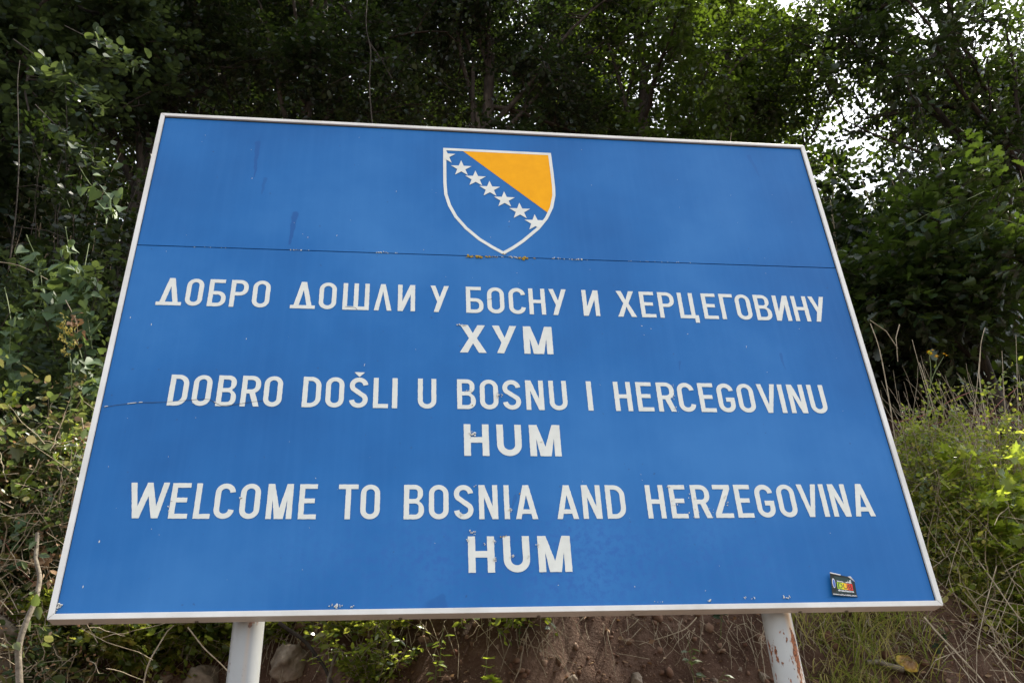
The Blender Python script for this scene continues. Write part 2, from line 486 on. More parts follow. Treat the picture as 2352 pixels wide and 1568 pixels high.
def hill(x, y):
    """ground height"""
    sh = 0.18 * math.sin(x * 0.9 + 1.0) + 0.10 * math.sin(x * 2.3 + 0.4)
    k = min(1.0, max(0.0, (y - 0.3) / 0.8))
    z = float(hprof(y + sh * k))
    if y > 0.3:
        z += k * (0.16 * noise.fractal(Vector((x * 1.3, y * 1.3, 3.1)), 1.0, 2.0, 5) + 0.10 * noise.fractal(Vector((x * 5, y * 5, 1.0)), 0.6, 2.0, 6))
    return z


def axis(parts):
    a = []
    for lo, hi, n in parts:
        a += list(np.linspace(lo, hi, n, endpoint=False))
    a.append(parts[-1][1])
    return np.array(a)


xs = axis([(-200, -12, 14), (-12, -3.2, 60), (-3.2, 4.6, 240), (4.6, 14, 60), (14, 200, 14)])
ys = axis([(-200, -0.6, 12), (-0.6, 0.8, 20), (0.8, 2.9, 110), (2.9, 8, 60), (8, 30, 40), (30, 400, 16)])
gv = np.array([(x, y, hill(x, y)) for y in ys for x in xs])
nx, ny = len(xs), len(ys)
ii, jj = np.meshgrid(np.arange(nx - 1), np.arange(ny - 1))
b0 = (jj * nx + ii).reshape(-1)
gf = np.stack([b0, b0 + 1, b0 + 1 + nx, b0 + nx], -1)
ground = link('earth_bank', np_mesh('earth_bank', gv, gf, smooth=True), M['soil'])
tag(ground, kind='structure')
rv = np.array([(-200, -9.5, 0.03), (200, -9.5, 0.03), (200, -1.6, 0.03), (-200, -1.6, 0.03), (-200, -9.5, -0.1), (200, -9.5, -0.1), (200, -1.6, -0.1), (-200, -1.6, -0.1)])
rf_ = np.array([(0, 1, 2, 3), (3, 2, 6, 7), (1, 0, 4, 5)])
tag(link('road', np_mesh('road', rv, rf_), M['asphalt']), kind='structure')


# ------------------------------------------------------------------ the sign
W_, H_ = 3.5, 2.592
sign = empty('border_sign', (0, 0.10, 0))
tag(sign, 'large blue road sign with white frame welcoming travellers, standing on two white posts', 'sign')
Z0, Z1 = SZ - 0.008, SZ + H_
X0, X1 = -SX, W_ - SX


def addm(name, me, mat, parent=sign):
    o = link(name, me, mat, parent)
    q = parent
    off = Vector((0, 0, 0))
    while q is not None:
        off -= q.location; q = q.parent
    me.transform(Matrix.Translation(off))
    return o


def box_mesh(name, a, b, bevel=0.0):
    bm = bmesh.new()
    bmesh.ops.create_cube(bm, size=1)
    for v in bm.verts:
        v.co = Vector([(a[i] + b[i]) / 2 + v.co[i] * (b[i] - a[i]) for i in range(3)])
    if bevel:
        bmesh.ops.bevel(bm, geom=bm.edges[:], offset=bevel, segments=2, affect='EDGES', profile=0.5)
    me = bpy.data.meshes.new(name); bm.to_mesh(me); bm.free(); return me


seam = SZ + 1.733
FWD = 0.030
# the panels: material coordinates are world coordinates, so keep the meshes under objects without offset


def place_panel(name, a, b):
    me = box_mesh(name, a, b, 0.0012)
    o = link(name, me, M['panel'])
    o.parent = sign
    o.matrix_parent_inverse = Matrix.Translation(-sign.location)
    return o


p1 = place_panel('panel', (X0 + 0.018, 0.0, seam + 0.0025), (X1 - 0.018, 0.006, Z1 - 0.016))
p2 = place_panel('panel', (X0 + 0.018, -0.0012, Z0 + 0.018), (X1 - 0.018, 0.006, seam - 0.0025))
p1['label'] = 'plain upper panel carrying the shield'
p2['label'] = 'lower panel carrying the three greetings'
addm('backing_sheet', box_mesh('backing_sheet', (X0 + 0.024, 0.008, Z0 + 0.024), (X1 - 0.024, 0.012, Z1 - 0.024)), M['dark'])


def frame_member(name, outer0, outer1, inner0, inner1):
    """mitred bar: front quad of four (x, z) corners, extruded back"""
    q = [outer0, outer1, inner1, inner0]
    V = [(x, -0.012, z) for x, z in q] + [(x, 0.062, z) for x, z in q]
    bm = bmesh.new()
    vs_ = [bm.verts.new(v) for v in V]
    for f in [(0, 1, 2, 3), (7, 6, 5, 4), (0, 4, 5, 1), (1, 5, 6, 2), (2, 6, 7, 3), (3, 7, 4, 0)]:
        bm.faces.new([vs_[i] for i in f])
    bmesh.ops.recalc_face_normals(bm, faces=bm.faces[:])
    bmesh.ops.bevel(bm, geom=bm.edges[:], offset=0.0022, segments=2, affect='EDGES', profile=0.5)
    me = bpy.data.meshes.new(name); bm.to_mesh(me); bm.free()
    return addm(name, me, M['frame'])


g = 0.0005
w, wt, wb = 0.022, 0.018, 0.022
frame_member('frame_bar', (X0 + g, Z0), (X1 - g, Z0), (X0 + w + g, Z0 + wb), (X1 - w - g, Z0 + wb))
frame_member('frame_bar', (X0 + g, Z1), (X1 - g, Z1), (X0 + w + g, Z1 - wt), (X1 - w - g, Z1 - wt))
frame_member('frame_bar', (X0, Z0 + g), (X0, Z1 - g), (X0 + w, Z0 + wb + g), (X0 + w, Z1 - wt - g))
frame_member('frame_bar', (X1, Z0 + g), (X1, Z1 - g), (X1 - w, Z0 + wb + g), (X1 - w, Z1 - wt - g))
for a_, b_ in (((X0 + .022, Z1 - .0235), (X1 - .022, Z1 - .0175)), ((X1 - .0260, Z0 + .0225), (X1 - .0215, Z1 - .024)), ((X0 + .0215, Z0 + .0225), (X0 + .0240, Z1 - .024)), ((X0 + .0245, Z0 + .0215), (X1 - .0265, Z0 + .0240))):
    addm('lip_shadow_strip', box_mesh('lip_shadow_strip', (a_[0], -0.0022, a_[1]), (b_[0], 0.004, b_[1])), M['dark'])  # dark strips stand in for the shadow line along the frame lip
for zz in (Z0 + 0.35, seam, Z1 - 0.4):
    addm('rail', box_mesh('rail', (X0 + 0.032, 0.013, zz - 0.03), (X1 - 0.032, 0.05, zz + 0.03), 0.003), M['steel'])

scr_bm = bmesh.new()
bmesh.ops.create_cone(scr_bm, cap_ends=True, segments=12, radius1=0.008, radius2=0.006, depth=0.004)
scr = bpy.data.meshes.new('screw'); scr_bm.to_mesh(scr); scr_bm.free(); scr.materials.append(M['steel'])
for sx in (0.14, 0.52, 1.28, 1.82, 2.2, 2.9, 3.1):
    o = bpy.data.objects.new('screw', scr); COL.objects.link(o); o.parent = sign
    o.location = Vector((sx - SX, 0.04, Z0 - 0.0015)) - sign.location


def post(x, mat, label, gz):
    r = 0.0595
    n = 40
    zs = [gz - 0.3, 0.9, 1.8, 2.5, 3.4, Z1 - 0.1]
    V = []
    for z in zs:
        for k in range(n):
            a = 2 * math.pi * k / n
            V.append((r * math.cos(a), r * math.sin(a), z))
    V.append((0, 0, zs[-1] + 0.01))
    F = [(i * n + k, i * n + (k + 1) % n, (i + 1) * n + (k + 1) % n, (i + 1) * n + k) for i in range(len(zs) - 1) for k in range(n)]
    F += [((len(zs) - 1) * n + k, (len(zs) - 1) * n + (k + 1) % n, len(V) - 1) for k in range(n)]
    o = link('post', np_mesh('post', V, F, smooth=True), mat, sign)
    o.location = Vector((x, 0.125, 0)) - sign.location
    o['label'] = label
    # strap clamps on the back of the board
    for cz in (Z0 + 0.5, Z1 - 0.5):
        bm = bmesh.new()
        bmesh.ops.create_cone(bm, cap_ends=True, segments=24, radius1=r + 0.004, radius2=r + 0.004, depth=0.04)
        me = bpy.data.meshes.new('clamp'); bm.to_mesh(me); bm.free()
        c = link('clamp', me, M['steel'], o); c.location = (0, 0, cz)


post(0.698 - SX, M['post_light'], 'left post with a short rust run', 0)
post(2.832 - SX, M['post_heavy'], 'right post with heavy rust streaks', 0)

# ---------------------------------------------------------------- lettering: own sans drawing
HH = 0.150


def arc(cx, cy, rx, ry, a0, a1, n=9):
    return [(cx + rx * math.cos(math.radians(a0 + (a1 - a0) * i / n)), cy + ry * math.sin(math.radians(a0 + (a1 - a0) * i / n))) for i in range(n + 1)]


def stroke(pts, s):
    """outline of a constant width stroke round a centre line"""
    n = len(pts); L = []; R = []
    for i in range(n):
        p = Vector(pts[i])
        d0 = (p - Vector(pts[i - 1])).normalized() if i > 0 else None
        d1 = (Vector(pts[i + 1]) - p).normalized() if i < n - 1 else None
        if d0 is None: d0 = d1
        if d1 is None: d1 = d0
        m = (d0 + d1).normalized()
        nn = Vector((-m.y, m.x)); k = 1 / max(0.35, math.cos(d0.angle(d1) / 2))
        L.append(tuple(p + nn * s / 2 * k)); R.append(tuple(p - nn * s / 2 * k))
    return L + R[::-1]


def clean(p):
    q = []
    for a in p:
        if not q or (abs(a[0] - q[-1][0]) + abs(a[1] - q[-1][1])) > 1e-6: q.append(a)
    return q


def glyph(c, w, H, s):
    """closed outlines (outer and holes) in a box w x H, stroke s"""
    h = s * 0.92            # horizontals slightly thinner
    r = w / 2
    if c == 'I': return [[(0, 0), (w, 0), (w, H), (0, H)]]
    if c in 'OО':
        o = arc(r, H - r, r, r, 0, 180, 14) + arc(r, r, r, r, 180, 360, 14)
        ri = r - s
        i = arc(r, H - r + s - h + (r - s - ri), ri, ri + (s - h) * 0, 0, 180, 12) + arc(r, r, ri, ri, 180, 360, 12)
        return [clean(o), clean(i)]
    if c in 'LГ':
        p = [(0, 0), (w, 0), (w, h), (s, h), (s, H), (0, H)]
        return [p if c == 'L' else [(x, H - y) for x, y in p][::-1]]
    if c in 'EЕ':
        m = H * 0.52
        return [[(0, 0), (w, 0), (w, h), (s, h), (s, m - h / 2), (w * .88, m - h / 2), (w * .88, m + h / 2), (s, m + h / 2), (s, H - h), (w, H - h), (w, H), (0, H)]]
    if c == 'T': return [[(w / 2 - s / 2, 0), (w / 2 + s / 2, 0), (w / 2 + s / 2, H - h), (w, H - h), (w, H), (0, H), (0, H - h), (w / 2 - s / 2, H - h)]]
    if c in 'HН':
        m = H * 0.5
        return [[(0, 0), (s, 0), (s, m - h / 2), (w - s, m - h / 2), (w - s, 0), (w, 0), (w, H), (w - s, H), (w - s, m + h / 2), (s, m + h / 2), (s, H), (0, H)]]
    if c == 'Ш':
        a = w / 2 - s / 2
        return [[(0, 0), (w, 0), (w, H), (w - s, H), (w - s, h), (a + s, h), (a + s, H), (a, H), (a, h), (s, h), (s, H), (0, H)]]
    if c == 'Ц':
        b = w + s * 0.75; d = -0.024
        return [[(0, 0), (b - s, 0), (b - s, d), (b, d), (b, h), (w, h), (w, H), (w - s, H), (w - s, h), (s, h), (s, H), (0, H)]]
    if c == 'Z':
        return [[(0, 0), (w, 0), (w, h), (s * 1.25, h), (w, H - h), (w, H), (0.04 * w, H), (0.04 * w, H - h), (w - s * 1.25, H - h), (0, h)]]
    if c == 'N': return [[(0, 0), (s, 0), (s, H * .64), (w - s * 1.15, 0), (w, 0), (w, H), (w - s, H), (w - s, H * .36), (s * 1.15, H), (0, H)]]
    if c == 'И': return [[(w - x, y) for x, y in glyph('N', w, H, s)[0]][::-1]]
    if c in 'MМ':
        v = H * 0.30; e = s * 0.82
        return [[(0, 0), (s, 0), (s, H * .56), (w / 2 - e, 0.0), (w / 2 + e, 0.0), (w - s, H * .56), (w - s, 0), (w, 0), (w, H), (w - s * 1.2, H), (w / 2, v), (s * 1.2, H), (0, H)]]
    if c == 'V': return [[(w / 2 - s * .52, 0), (w / 2 + s * .52, 0), (w, H), (w - s * 1.05, H), (w / 2, H * .27), (s * 1.05, H), (0, H)]]
    if c == 'Л': return [[(w - x, H - y) for x, y in glyph('V', w, H, s)[0]]]
    if c == 'W':
        e = s * .58; a = w * .26; b = w * .74
        return [[(a - e, 0), (a + e, 0), (w / 2, H * .62), (b - e, 0), (b + e, 0), (w, H), (w - s * 1.05, H), (b, H * .33), (w / 2 + s * .5, H), (w / 2 - s * .5, H), (a, H * .33), (s * 1.05, H), (0, H)]]
    if c == 'A':
        e = s * .58; b0, b1 = H * .15, H * .28
        def xl(y): return (w / 2 - e) * y / H
        def il(y): return s * 1.08 + (w / 2 - s * 1.08) * y / (H * .72)
        return [[(0, 0), (s * 1.05, 0), (s * 1.05 + (w / 2 - s * 1.05) * b0 / (H * .74), b0), (w - s * 1.05 - (w / 2 - s * 1.05) * b0 / (H * .74), b0), (w - s * 1.05, 0), (w, 0), (w / 2 + e, H), (w / 2 - e, H)],
                [(il(b1), b1), (w - il(b1), b1), (w / 2, H * .70)]]
    if c == 'Д':
        e = s * .60
        i0 = w * .14
        return [[(0, 0), (w, 0), (w, h), (w - i0, h), (w / 2 + e, H), (w / 2 - e, H), (i0, h), (0, h)],
                [(i0 + s * 1.1, h), (w - i0 - s * 1.1, h), (w / 2, H * .70)]] if False else \
               [[(0, 0), (w, 0), (w, h * .95), (w - i0, h * .95), (w / 2 + e, H), (w / 2 - e, H), (i0, h * .95), (0, h * .95)],
                [(i0 + s * 1.12, h * .96), (w - i0 - s * 1.12, h * .96), (w / 2, H * .70)]]
    if c == 'Х':
        e = s * .62; m = H * .52
        return [[(0, 0), (2 * e, 0), (w / 2, m - e * 1.5), (w - 2 * e, 0), (w, 0), (w / 2 + e, m), (w * .97, H), (w * .97 - 2 * e, H), (w / 2, m + e * 1.5), (w * .03 + 2 * e, H), (w * .03, H), (w / 2 - e, m)]]
    if c == 'У':
        m = H * .38
        return [[(w * .17, 0), (w * .17 + s * 1.1, 0), (w, H), (w - s * 1.1, H), (w * .50, H * .56), (s * 1.1, H), (0, H), (w * .36, m)]]
    if c == 'U':
        return [clean([(0, H), (0, r)] + arc(r, r, r, r, 180, 360, 16) + [(w, H), (w - s, H)] + arc(r, r, r - s, r - s, 0, -180, 14) + [(s, H)])]
    if c == 'D':
        q = w * .58
        return [clean([(0, 0)] + arc(w - q, q, q, q, -90, 0, 8) + arc(w - q, H - q, q, q, 0, 90, 8) + [(0, H)]),
                clean([(s, h)] + arc(w - q, q, q - s, q - h, -90, 0, 7) + arc(w - q, H - q, q - s, q - h, 0, 90, 7) + [(s, H - h)])]
    if c in 'BВ':
        m = H * .52; q1 = (H - m) / 2; q2 = m / 2 + .003; w1 = w * .95
        qa = min(q1, .034); qb = min(q2, .036)
        o = [(0, 0)] + arc(w - qb, qb, qb, qb, -90, 0, 7) + arc(w - qb, m - qb + .002, qb, qb, 0, 62, 5) + arc(w1 - qa, m + qa - .002, qa, qa, -55, 0, 5) + arc(w1 - qa, H - qa, qa, qa, 0, 90, 7) + [(0, H)]
        k = qb - s; k2 = qa - s
        i1 = [(s, h)] + arc(w - qb, qb, k, qb - h, -90, 0, 5) + arc(w - qb, m - h / 2 - k, k, k, 0, 90, 5) + [(s, m - h / 2)]
        i2 = [(s, m + h / 2)] + arc(w1 - qa, m + h / 2 + k2, k2, k2, -90, 0, 5) + arc(w1 - qa, H - h - k2, k2, k2, 0, 90, 5) + [(s, H - h)]
        return [clean(o), clean(i1), clean(i2)]
    if c == 'Б':
        m = H * .56; q = .037; k = q - s
        return [clean([(0, 0)] + arc(w - q, q, q, q, -90, 0, 7) + arc(w - q, m - q, q, q, 0, 90, 7) + [(s, m), (s, H - h), (w * .88, H - h), (w * .88, H), (0, H)]),
                clean([(s, h)] + arc(w - q, q, k, q - h, -90, 0, 6) + arc(w - q, m - q, k, q - h, 0, 90, 6) + [(s, m - h)])]
    if c in 'РR':
        m = H * .42; q = .038; k = q - s
        top = arc(w - q, m + q, q, q, -90, 0, 7) + arc(w - q, H - q, q, q, 0, 90, 7) + [(0, H)]
        hole = clean([(s, m + h)] + arc(w - q, m + q, k, q - h, -90, 0, 6) + arc(w - q, H - q, k, q - h, 0, 90, 6) + [(s, H - h)])
        if c == 'Р': return [clean([(0, 0), (s, 0), (s, m)] + top), hole]
        return [clean([(0, 0), (s, 0), (s, m), (w * .44, m), (w - s * 1.1, 0), (w, 0), (w * .74, m * 1.04)] + arc(w - q, m + q, q, q, -62, 0, 6) + arc(w - q, H - q, q, q, 0, 90, 7) + [(0, H)]), hole]
    ri = r - s / 2
    if c in 'CС':
        return [stroke(arc(r, H - r, ri, ri, 2, 180, 14) + [(s / 2, H / 2)] + arc(r, r, ri, ri, 180, 358, 14), s)]
    if c == 'G':
        p = arc(r, H - r, ri, ri, 2, 180, 14) + [(s / 2, H / 2)] + arc(r, r, ri, ri, 180, 360, 14) + [(w - s / 2, H * .5 - h / 2), (w * .48, H * .5 - h / 2)]
        return [stroke(p, s)]
    if c in 'SŠ':
        p = arc(r, H - r, ri, ri, 5, 215, 15) + arc(r, r, ri, ri, 35, -175, 15)
        out = [stroke(p, s)]
        if c == 'Š': out.append([(w * .5, H + .004), (w * .78, H + .027), (w * .22, H + .027)])
        return out
    raise ValueError(c)


def outlines_mesh(name, outs, depth):
    cu = bpy.data.curves.new(name, 'CURVE'); cu.dimensions = '2D'; cu.fill_mode = 'BOTH'; cu.extrude = depth / 2
    for o in outs:
        sp = cu.splines.new('POLY'); sp.points.add(len(o) - 1)
        for i, (x, y) in enumerate(o): sp.points[i].co = (x, y, 0, 1)
        sp.use_cyclic_u = True
    ob = bpy.data.objects.new(name, cu)
    me = bpy.data.meshes.new_from_object(ob)
    bpy.data.objects.remove(ob); bpy.data.curves.remove(cu)
    me.name = name
    me.materials.clear()
    # drawing plane (x, y) -> board plane (x, z), front towards -y
    me.transform(Matrix(((1, 0, 0, 0), (0, 0, -1, 0), (0, 1, 0, 0), (0, 0, 0, 1))))
    return me


LR = random.Random(7)


def rough(outs, a=0.0006):
    """slightly nicked film edges"""
    res = []
    for o in outs:
        q = []
        for i in range(len(o)):
            p0, p1 = o[i], o[(i + 1) % len(o)]
            d = math.hypot(p1[0] - p0[0], p1[1] - p0[1])
            n = max(1, int(d / 0.008))
            for k in range(n):
                f = k / n
                j = a if k else a * 0.4
                q.append((p0[0] + (p1[0] - p0[0]) * f + LR.uniform(-j, j), p0[1] + (p1[1] - p0[1]) * f + LR.uniform(-j, j)))
        res.append(q)
    return res


def put_letter(c, x0, x1, zb, s, H=HH):
    me = outlines_mesh('letter', rough(glyph(c, x1 - x0, H, s)), 0.0016)
    o = link('letter', me, M['letter'], sign)
    o.location = Vector((x0 - SX, -0.0024, SZ + zb)) - sign.location
    return o


L1 = [('Д', .158, .268), ('О', .282, .357), ('Б', .381, .460), ('Р', .478, .556), ('О', .577, .655), ('Д', .750, .862), ('О', .878, .957), ('Ш', .987, 1.108), ('Л', 1.131, 1.212), ('И', 1.241, 1.321), ('У', 1.394, 1.480), ('Б', 1.561, 1.643), ('О', 1.662, 1.743), ('С', 1.765, 1.845), ('Н', 1.862, 1.941), ('У', 1.961, 2.046), ('И', 2.123, 2.203), ('Х', 2.291, 2.383), ('Е', 2.408, 2.480), ('Р', 2.500, 2.579), ('Ц', 2.600, 2.677), ('Е', 2.721, 2.792), ('Г', 2.812, 2.881), ('О', 2.891, 2.968), ('В', 2.989, 3.069), ('И', 3.088, 3.166), ('Н', 3.186, 3.264), ('У', 3.277, 3.360)]
L2 = [('Х', 1.527, 1.650), ('У', 1.679, 1.793), ('М', 1.824, 1.960)]
L3 = [('D', .284, .362), ('O', .381, .458), ('B', .482, .563), ('R', .583, .662), ('O', .677, .755), ('D', .841, .919), ('O', .939, 1.018), ('Š', 1.041, 1.121), ('L', 1.144, 1.209), ('I', 1.226, 1.249), ('U', 1.338, 1.419), ('B', 1.511, 1.593), ('O', 1.612, 1.694), ('S', 1.714, 1.795), ('N', 1.818, 1.899), ('U', 1.924, 2.005), ('I', 2.097, 2.120), ('H', 2.223, 2.302), ('E', 2.327, 2.400), ('R', 2.423, 2.504), ('C', 2.520, 2.599), ('E', 2.620, 2.692), ('G', 2.708, 2.787), ('O', 2.804, 2.883), ('V', 2.904, 2.992), ('I', 3.006, 3.028), ('N', 3.051, 3.129), ('U', 3.150, 3.229)]
L4 = [('H', 1.537, 1.645), ('U', 1.679, 1.787), ('M', 1.822, 1.958)]
L5 = [('W', .203, .351), ('E', .364, .436), ('L', .458, .522), ('C', .534, .612), ('O', .633, .711), ('M', .738, .839), ('E', .864, .935), ('T', 1.020, 1.099), ('O', 1.110, 1.188), ('B', 1.285, 1.367), ('O', 1.387, 1.468), ('S', 1.490, 1.570), ('N', 1.593, 1.672), ('I', 1.698, 1.720), ('A', 1.745, 1.837), ('A', 1.918, 2.009), ('N', 2.029, 2.109), ('D', 2.131, 2.213), ('H', 2.306, 2.384), ('E', 2.409, 2.480), ('R', 2.505, 2.585), ('Z', 2.601, 2.680), ('E', 2.699, 2.770), ('G', 2.790, 2.870), ('O', 2.889, 2.969), ('V', 2.986, 3.074), ('I', 3.087, 3.109), ('N', 3.129, 3.207), ('A', 3.228, 3.318)]
L6 = [('H', 1.544, 1.650), ('U', 1.686, 1.793), ('M', 1.827, 1.962)]
for line, zb, s in ((L1, 1.3955, .0205), (L2, 1.176, .029), (L3, .8845, .0215), (L4, .660, .029), (L5, .376, .0215), (L6, .153, .029)):
    for c, a, b in line:
        z = zb + (0.010 * abs((a - 1.7) / 1.7) ** 2 if line is L5 else 0)
        if c in 'OОCСSGUŠ' and False: pass
        put_letter(c, a, b, z, s)


# ---------------------------------------------------------------- shield
def shield_path(ins=0.0):
    pts = [(1.460, 2.448), (2.039, 2.448), (2.043, 2.30), (2.044, 2.20), (2.041, 2.145), (2.023, 2.062), (1.990, 1.987), (1.942, 1.917), (1.861, 1.833), (1.809, 1.788), (1.752, 1.747), (1.690, 1.788), (1.629, 1.834), (1.564, 1.902), (1.513, 1.975), (1.481, 2.050), (1.463, 2.125), (1.459, 2.202), (1.459, 2.33)]
    if ins == 0: return pts
    n = len(pts); out = []
    for i in range(n):
        p0, p, p2 = Vector(pts[i - 1]), Vector(pts[i]), Vector(pts[(i + 1) % n])
        d0 = (p - p0).normalized(); d1 = (p2 - p).normalized()
        m = (d0 + d1).normalized(); nn = Vector((m.y, -m.x))   # clockwise path: inside is to the right
        k = 1 / max(0.5, math.cos(d0.angle(d1) / 2))
        out.append(tuple(p + nn * ins * k))
    return out


def clip(poly, conv):
    """Sutherland-Hodgman against a clockwise convex path"""
    out = poly
    n = len(conv)
    for i in range(n):
        a, b = Vector(conv[i]), Vector(conv[(i + 1) % n])
        if (b - a).length < 1e-6: continue
        def side(p): return (b.x - a.x) * (p[1] - a.y) - (b.y - a.y) * (p[0] - a.x)
        inp, out = out, []
        for j in range(len(inp)):
            p, q = inp[j - 1], inp[j]
            sp_, sq = side(p), side(q)
            if (sp_ > 0) != (sq > 0):
                f = sp_ / (sp_ - sq); out.append((p[0] + (q[0] - p[0]) * f, p[1] + (q[1] - p[1]) * f))
            if sq <= 0: out.append(q)
        if not out: break
    return out


def sheet(name, outs, depth, y, mat, parent):
    me = outlines_mesh(name, outs, depth)
    o = link(name, me, mat, parent)
    off = Vector((-SX, y, SZ)) - sign.location
    if parent is not sign: off = Vector((0, y - parent['y0'], 0))
    o.location = off
    return o


sh = sheet('shield_emblem', [shield_path(), shield_path(0.0165)[::-1]], 0.0016, -0.0012, M['letter'], sign)
sh['y0'] = -0.0012
inner = shield_path(0.0165)
ye = sheet('yellow_field', [clip([(1.566, 2.432), (2.06, 2.432), (2.06, 1.965)][::1], shield_path(0.0165))], 0.0010, -0.0006, M['yellow'], sh)
star_c = [(1.470, 2.392), (1.5535, 2.3155), (1.6270, 2.2475), (1.6985, 2.1800), (1.7720, 2.1115), (1.8480, 2.0385), (1.9230, 1.9655)]
for i, (cx, cz) in enumerate(star_c):
    R_ = 0.0565
    cz -= 0.008
    if i == 0: cz += 0.006
    p = []
    for k in range(10):
        rr = R_ if k % 2 == 0 else R_ * 0.395
        a = math.radians(90 - 36 * k)
        p.append((cx + rr * math.cos(a), cz + rr * math.sin(a)))
    if i in (0, 6):
        p = clip(p, shield_path(0.004))
    sheet('star', [p], 0.0008, -0.0024, M['letter'], sh)
del sh['y0']


# ---------------------------------------------------------------- crack, chips, lichen
def ribbon(name, pts, wd, y, mat, parent=sign, jit=0.0):
    V, F = [], []
    rg = random.Random(3)
    for i in range(len(pts)):
        p = Vector(pts[i]); d = (Vector(pts[min(i + 1, len(pts) - 1)]) - Vector(pts[max(i - 1, 0)])).normalized()
        nn = Vector((-d.y, d.x)); k = wd * rg.uniform(0.5, 1.4) / 2
        for sgn in (1, -1):
            q = p + nn * k * sgn
            V.append((q.x - SX, y, q.y + SZ))
    F = [(2 * i, 2 * i + 1, 2 * i + 3, 2 * i + 2) for i in range(len(pts) - 1)]
    me = np_mesh(name, np.array(V) - np.array(sign.location), np.array(F))
    return link(name, me, mat, parent)


ck = [(0.032, .872), (0.09, .884), (.13, .889), (.175, .896), (.23, .897), (.285, .901), (.34, .907), (.396, .913), (.43, .917), (.457, .915), (.48, .900), (.507, .886), (.53, .887), (.563, .892), (.60, .899), (.634, .906), (.675, .912)]
ribbon('crack', ck, 0.0020, -0.0036, M['crack'])
ck2 = [(1.000, 1.412), (1.03, 1.409), (1.045, 1.408), (1.055, 1.398)]
for a0, a1 in ((.036, .050), (.125, .160), (.170, .185), (.475, .492)):
    ribbon('crack_edge', [(a0, float(np.interp(a0, [q[0] for q in ck], [q[1] for q in ck])) + .002), ((a0 + a1) / 2, float(np.interp((a0 + a1) / 2, [q[0] for q in ck], [q[1] for q in ck])) + .0025), (a1, float(np.interp(a1, [q[0] for q in ck], [q[1] for q in ck])) + .002)], 0.003, -0.0038, M['chip'])
ribbon('crack', ck2, 0.0025, -0.0036, M['crack'])
ribbon('crack', [(1.664, 1.474), (1.675, 1.475), (1.687, 1.479)], 0.002, -0.0036, M['crack'])


def lumps(name, spots, mat, seed):
    rg = random.Random(seed); bm = bmesh.new()
    for (x, z, n, sx, sz, r) in spots:
        for _ in range(n):
            c = Vector((x + rg.gauss(0, sx) - SX, -0.0035 - rg.uniform(0, r * .6), z + rg.gauss(0, sz) + SZ)) - sign.location
            m = Matrix.Translation(c) @ Matrix.Rotation(rg.uniform(0, 6), 4, 'Y') @ Matrix.Diagonal((rg.uniform(.6, 1.5), .7, rg.uniform(.4, 1.0), 1))
            res = bmesh.ops.create_icosphere(bm, subdivisions=1, radius=r * rg.uniform(.4, 1.2), matrix=m)
            for v in res['verts']: v.co += Vector((rg.uniform(-1, 1), rg.uniform(-1, 1), rg.uniform(-1, 1))) * r * .3
    me = bpy.data.meshes.new(name); bm.to_mesh(me); bm.free()
    o = link(name, me, mat, sign); o['kind'] = 'stuff'
    return o


sm = 1.733
lumps('lichen', [(1.592, sm - .006, 12, .014, .003, .006), (1.628, sm - .008, 10, .007, .004, .006), (1.682, sm - .003, 7, .008, .002, .004), (1.72, sm - .005, 4, .006, .002, .003),
                 (1.845, sm - .006, 16, .012, .004, .006), (1.90, sm - .006, 4, .004, .002, .003), (1.758, sm + .016, 6, .007, .002, .003), (1.575, .905, 2, .004, .002, .004), (1.69, .302, 5, .008, .002, .003), (1.765, .487, 2, .002, .002, .003)], M['lichen_y'], 5)
lumps('lichen', [(1.74, sm, 8, .02, .002, .003), (1.80, sm - .001, 10, .015, .002, .004), (2.03, sm - .002, 10, .02, .003, .004), (2.12, sm - .003, 14, .025, .002, .004), (1.16, sm, 14, .03, .002, .003), (.75, sm - .002, 10, .04, .001, .003), (.35, sm - .003, 8, .05, .001, .002), (2.5, sm, 14, .12, .001, .002),
                 (1.697, .953, 12, .007, .007, .005), (1.567, .975, 8, .012, .005, .004), (1.561, .318, 10, .006, .004, .004), (1.542, .287, 6, .003, .003, .004), (1.653, .282, 9, .004, .005, .004), (1.612, .270, 4, .002, .003, .003), (1.652, .205, 8, .003, .005, .004), (1.718, .215, 5, .003, .003, .004),
                 (1.786, .215, 3, .002, .002, .003), (1.826, .265, 6, .003, .003, .004), (1.722, .413, 8, .005, .003, .004), (1.518, .395, 6, .004, .004, .004), (1.535, 1.325, 10, .011, .003, .004), (1.575, .760, 12, .007, .005, .005), (1.874, .728, 5, .003, .003, .003),
                 (2.415, .52, 6, .01, .003, .003), (2.43, .44, 7, .012, .02, .003), (2.58, .40, 6, .006, .014, .003), (2.49, .45, 9, .02, .04, .003), (2.66, .46, 6, .006, .02, .003), (2.50, .99, 10, .004, .03, .003), (2.50, .905, 5, .006, .01, .003), (.366, .44, 4, .003, .01, .003), (.633, .47, 5, .003, .003, .004), (1.60, .52, 3, .02, .003, .003),
                 (1.04, .029, 14, .012, .003, .004), (1.09, .027, 4, .01, .002, .003), (2.51, .030, 5, .006, .003, .004), (2.66, .040, 6, .004, .004, .003), (2.69, .034, 4, .01, .002, .003), (2.83, .037, 7, .01, .003, .004), (.032, .05, 12, .004, .012, .005), (2.30, .028, 4, .01, .002, .002)], M['lichen_g'], 6)
rg = random.Random(11)
bm = bmesh.new()
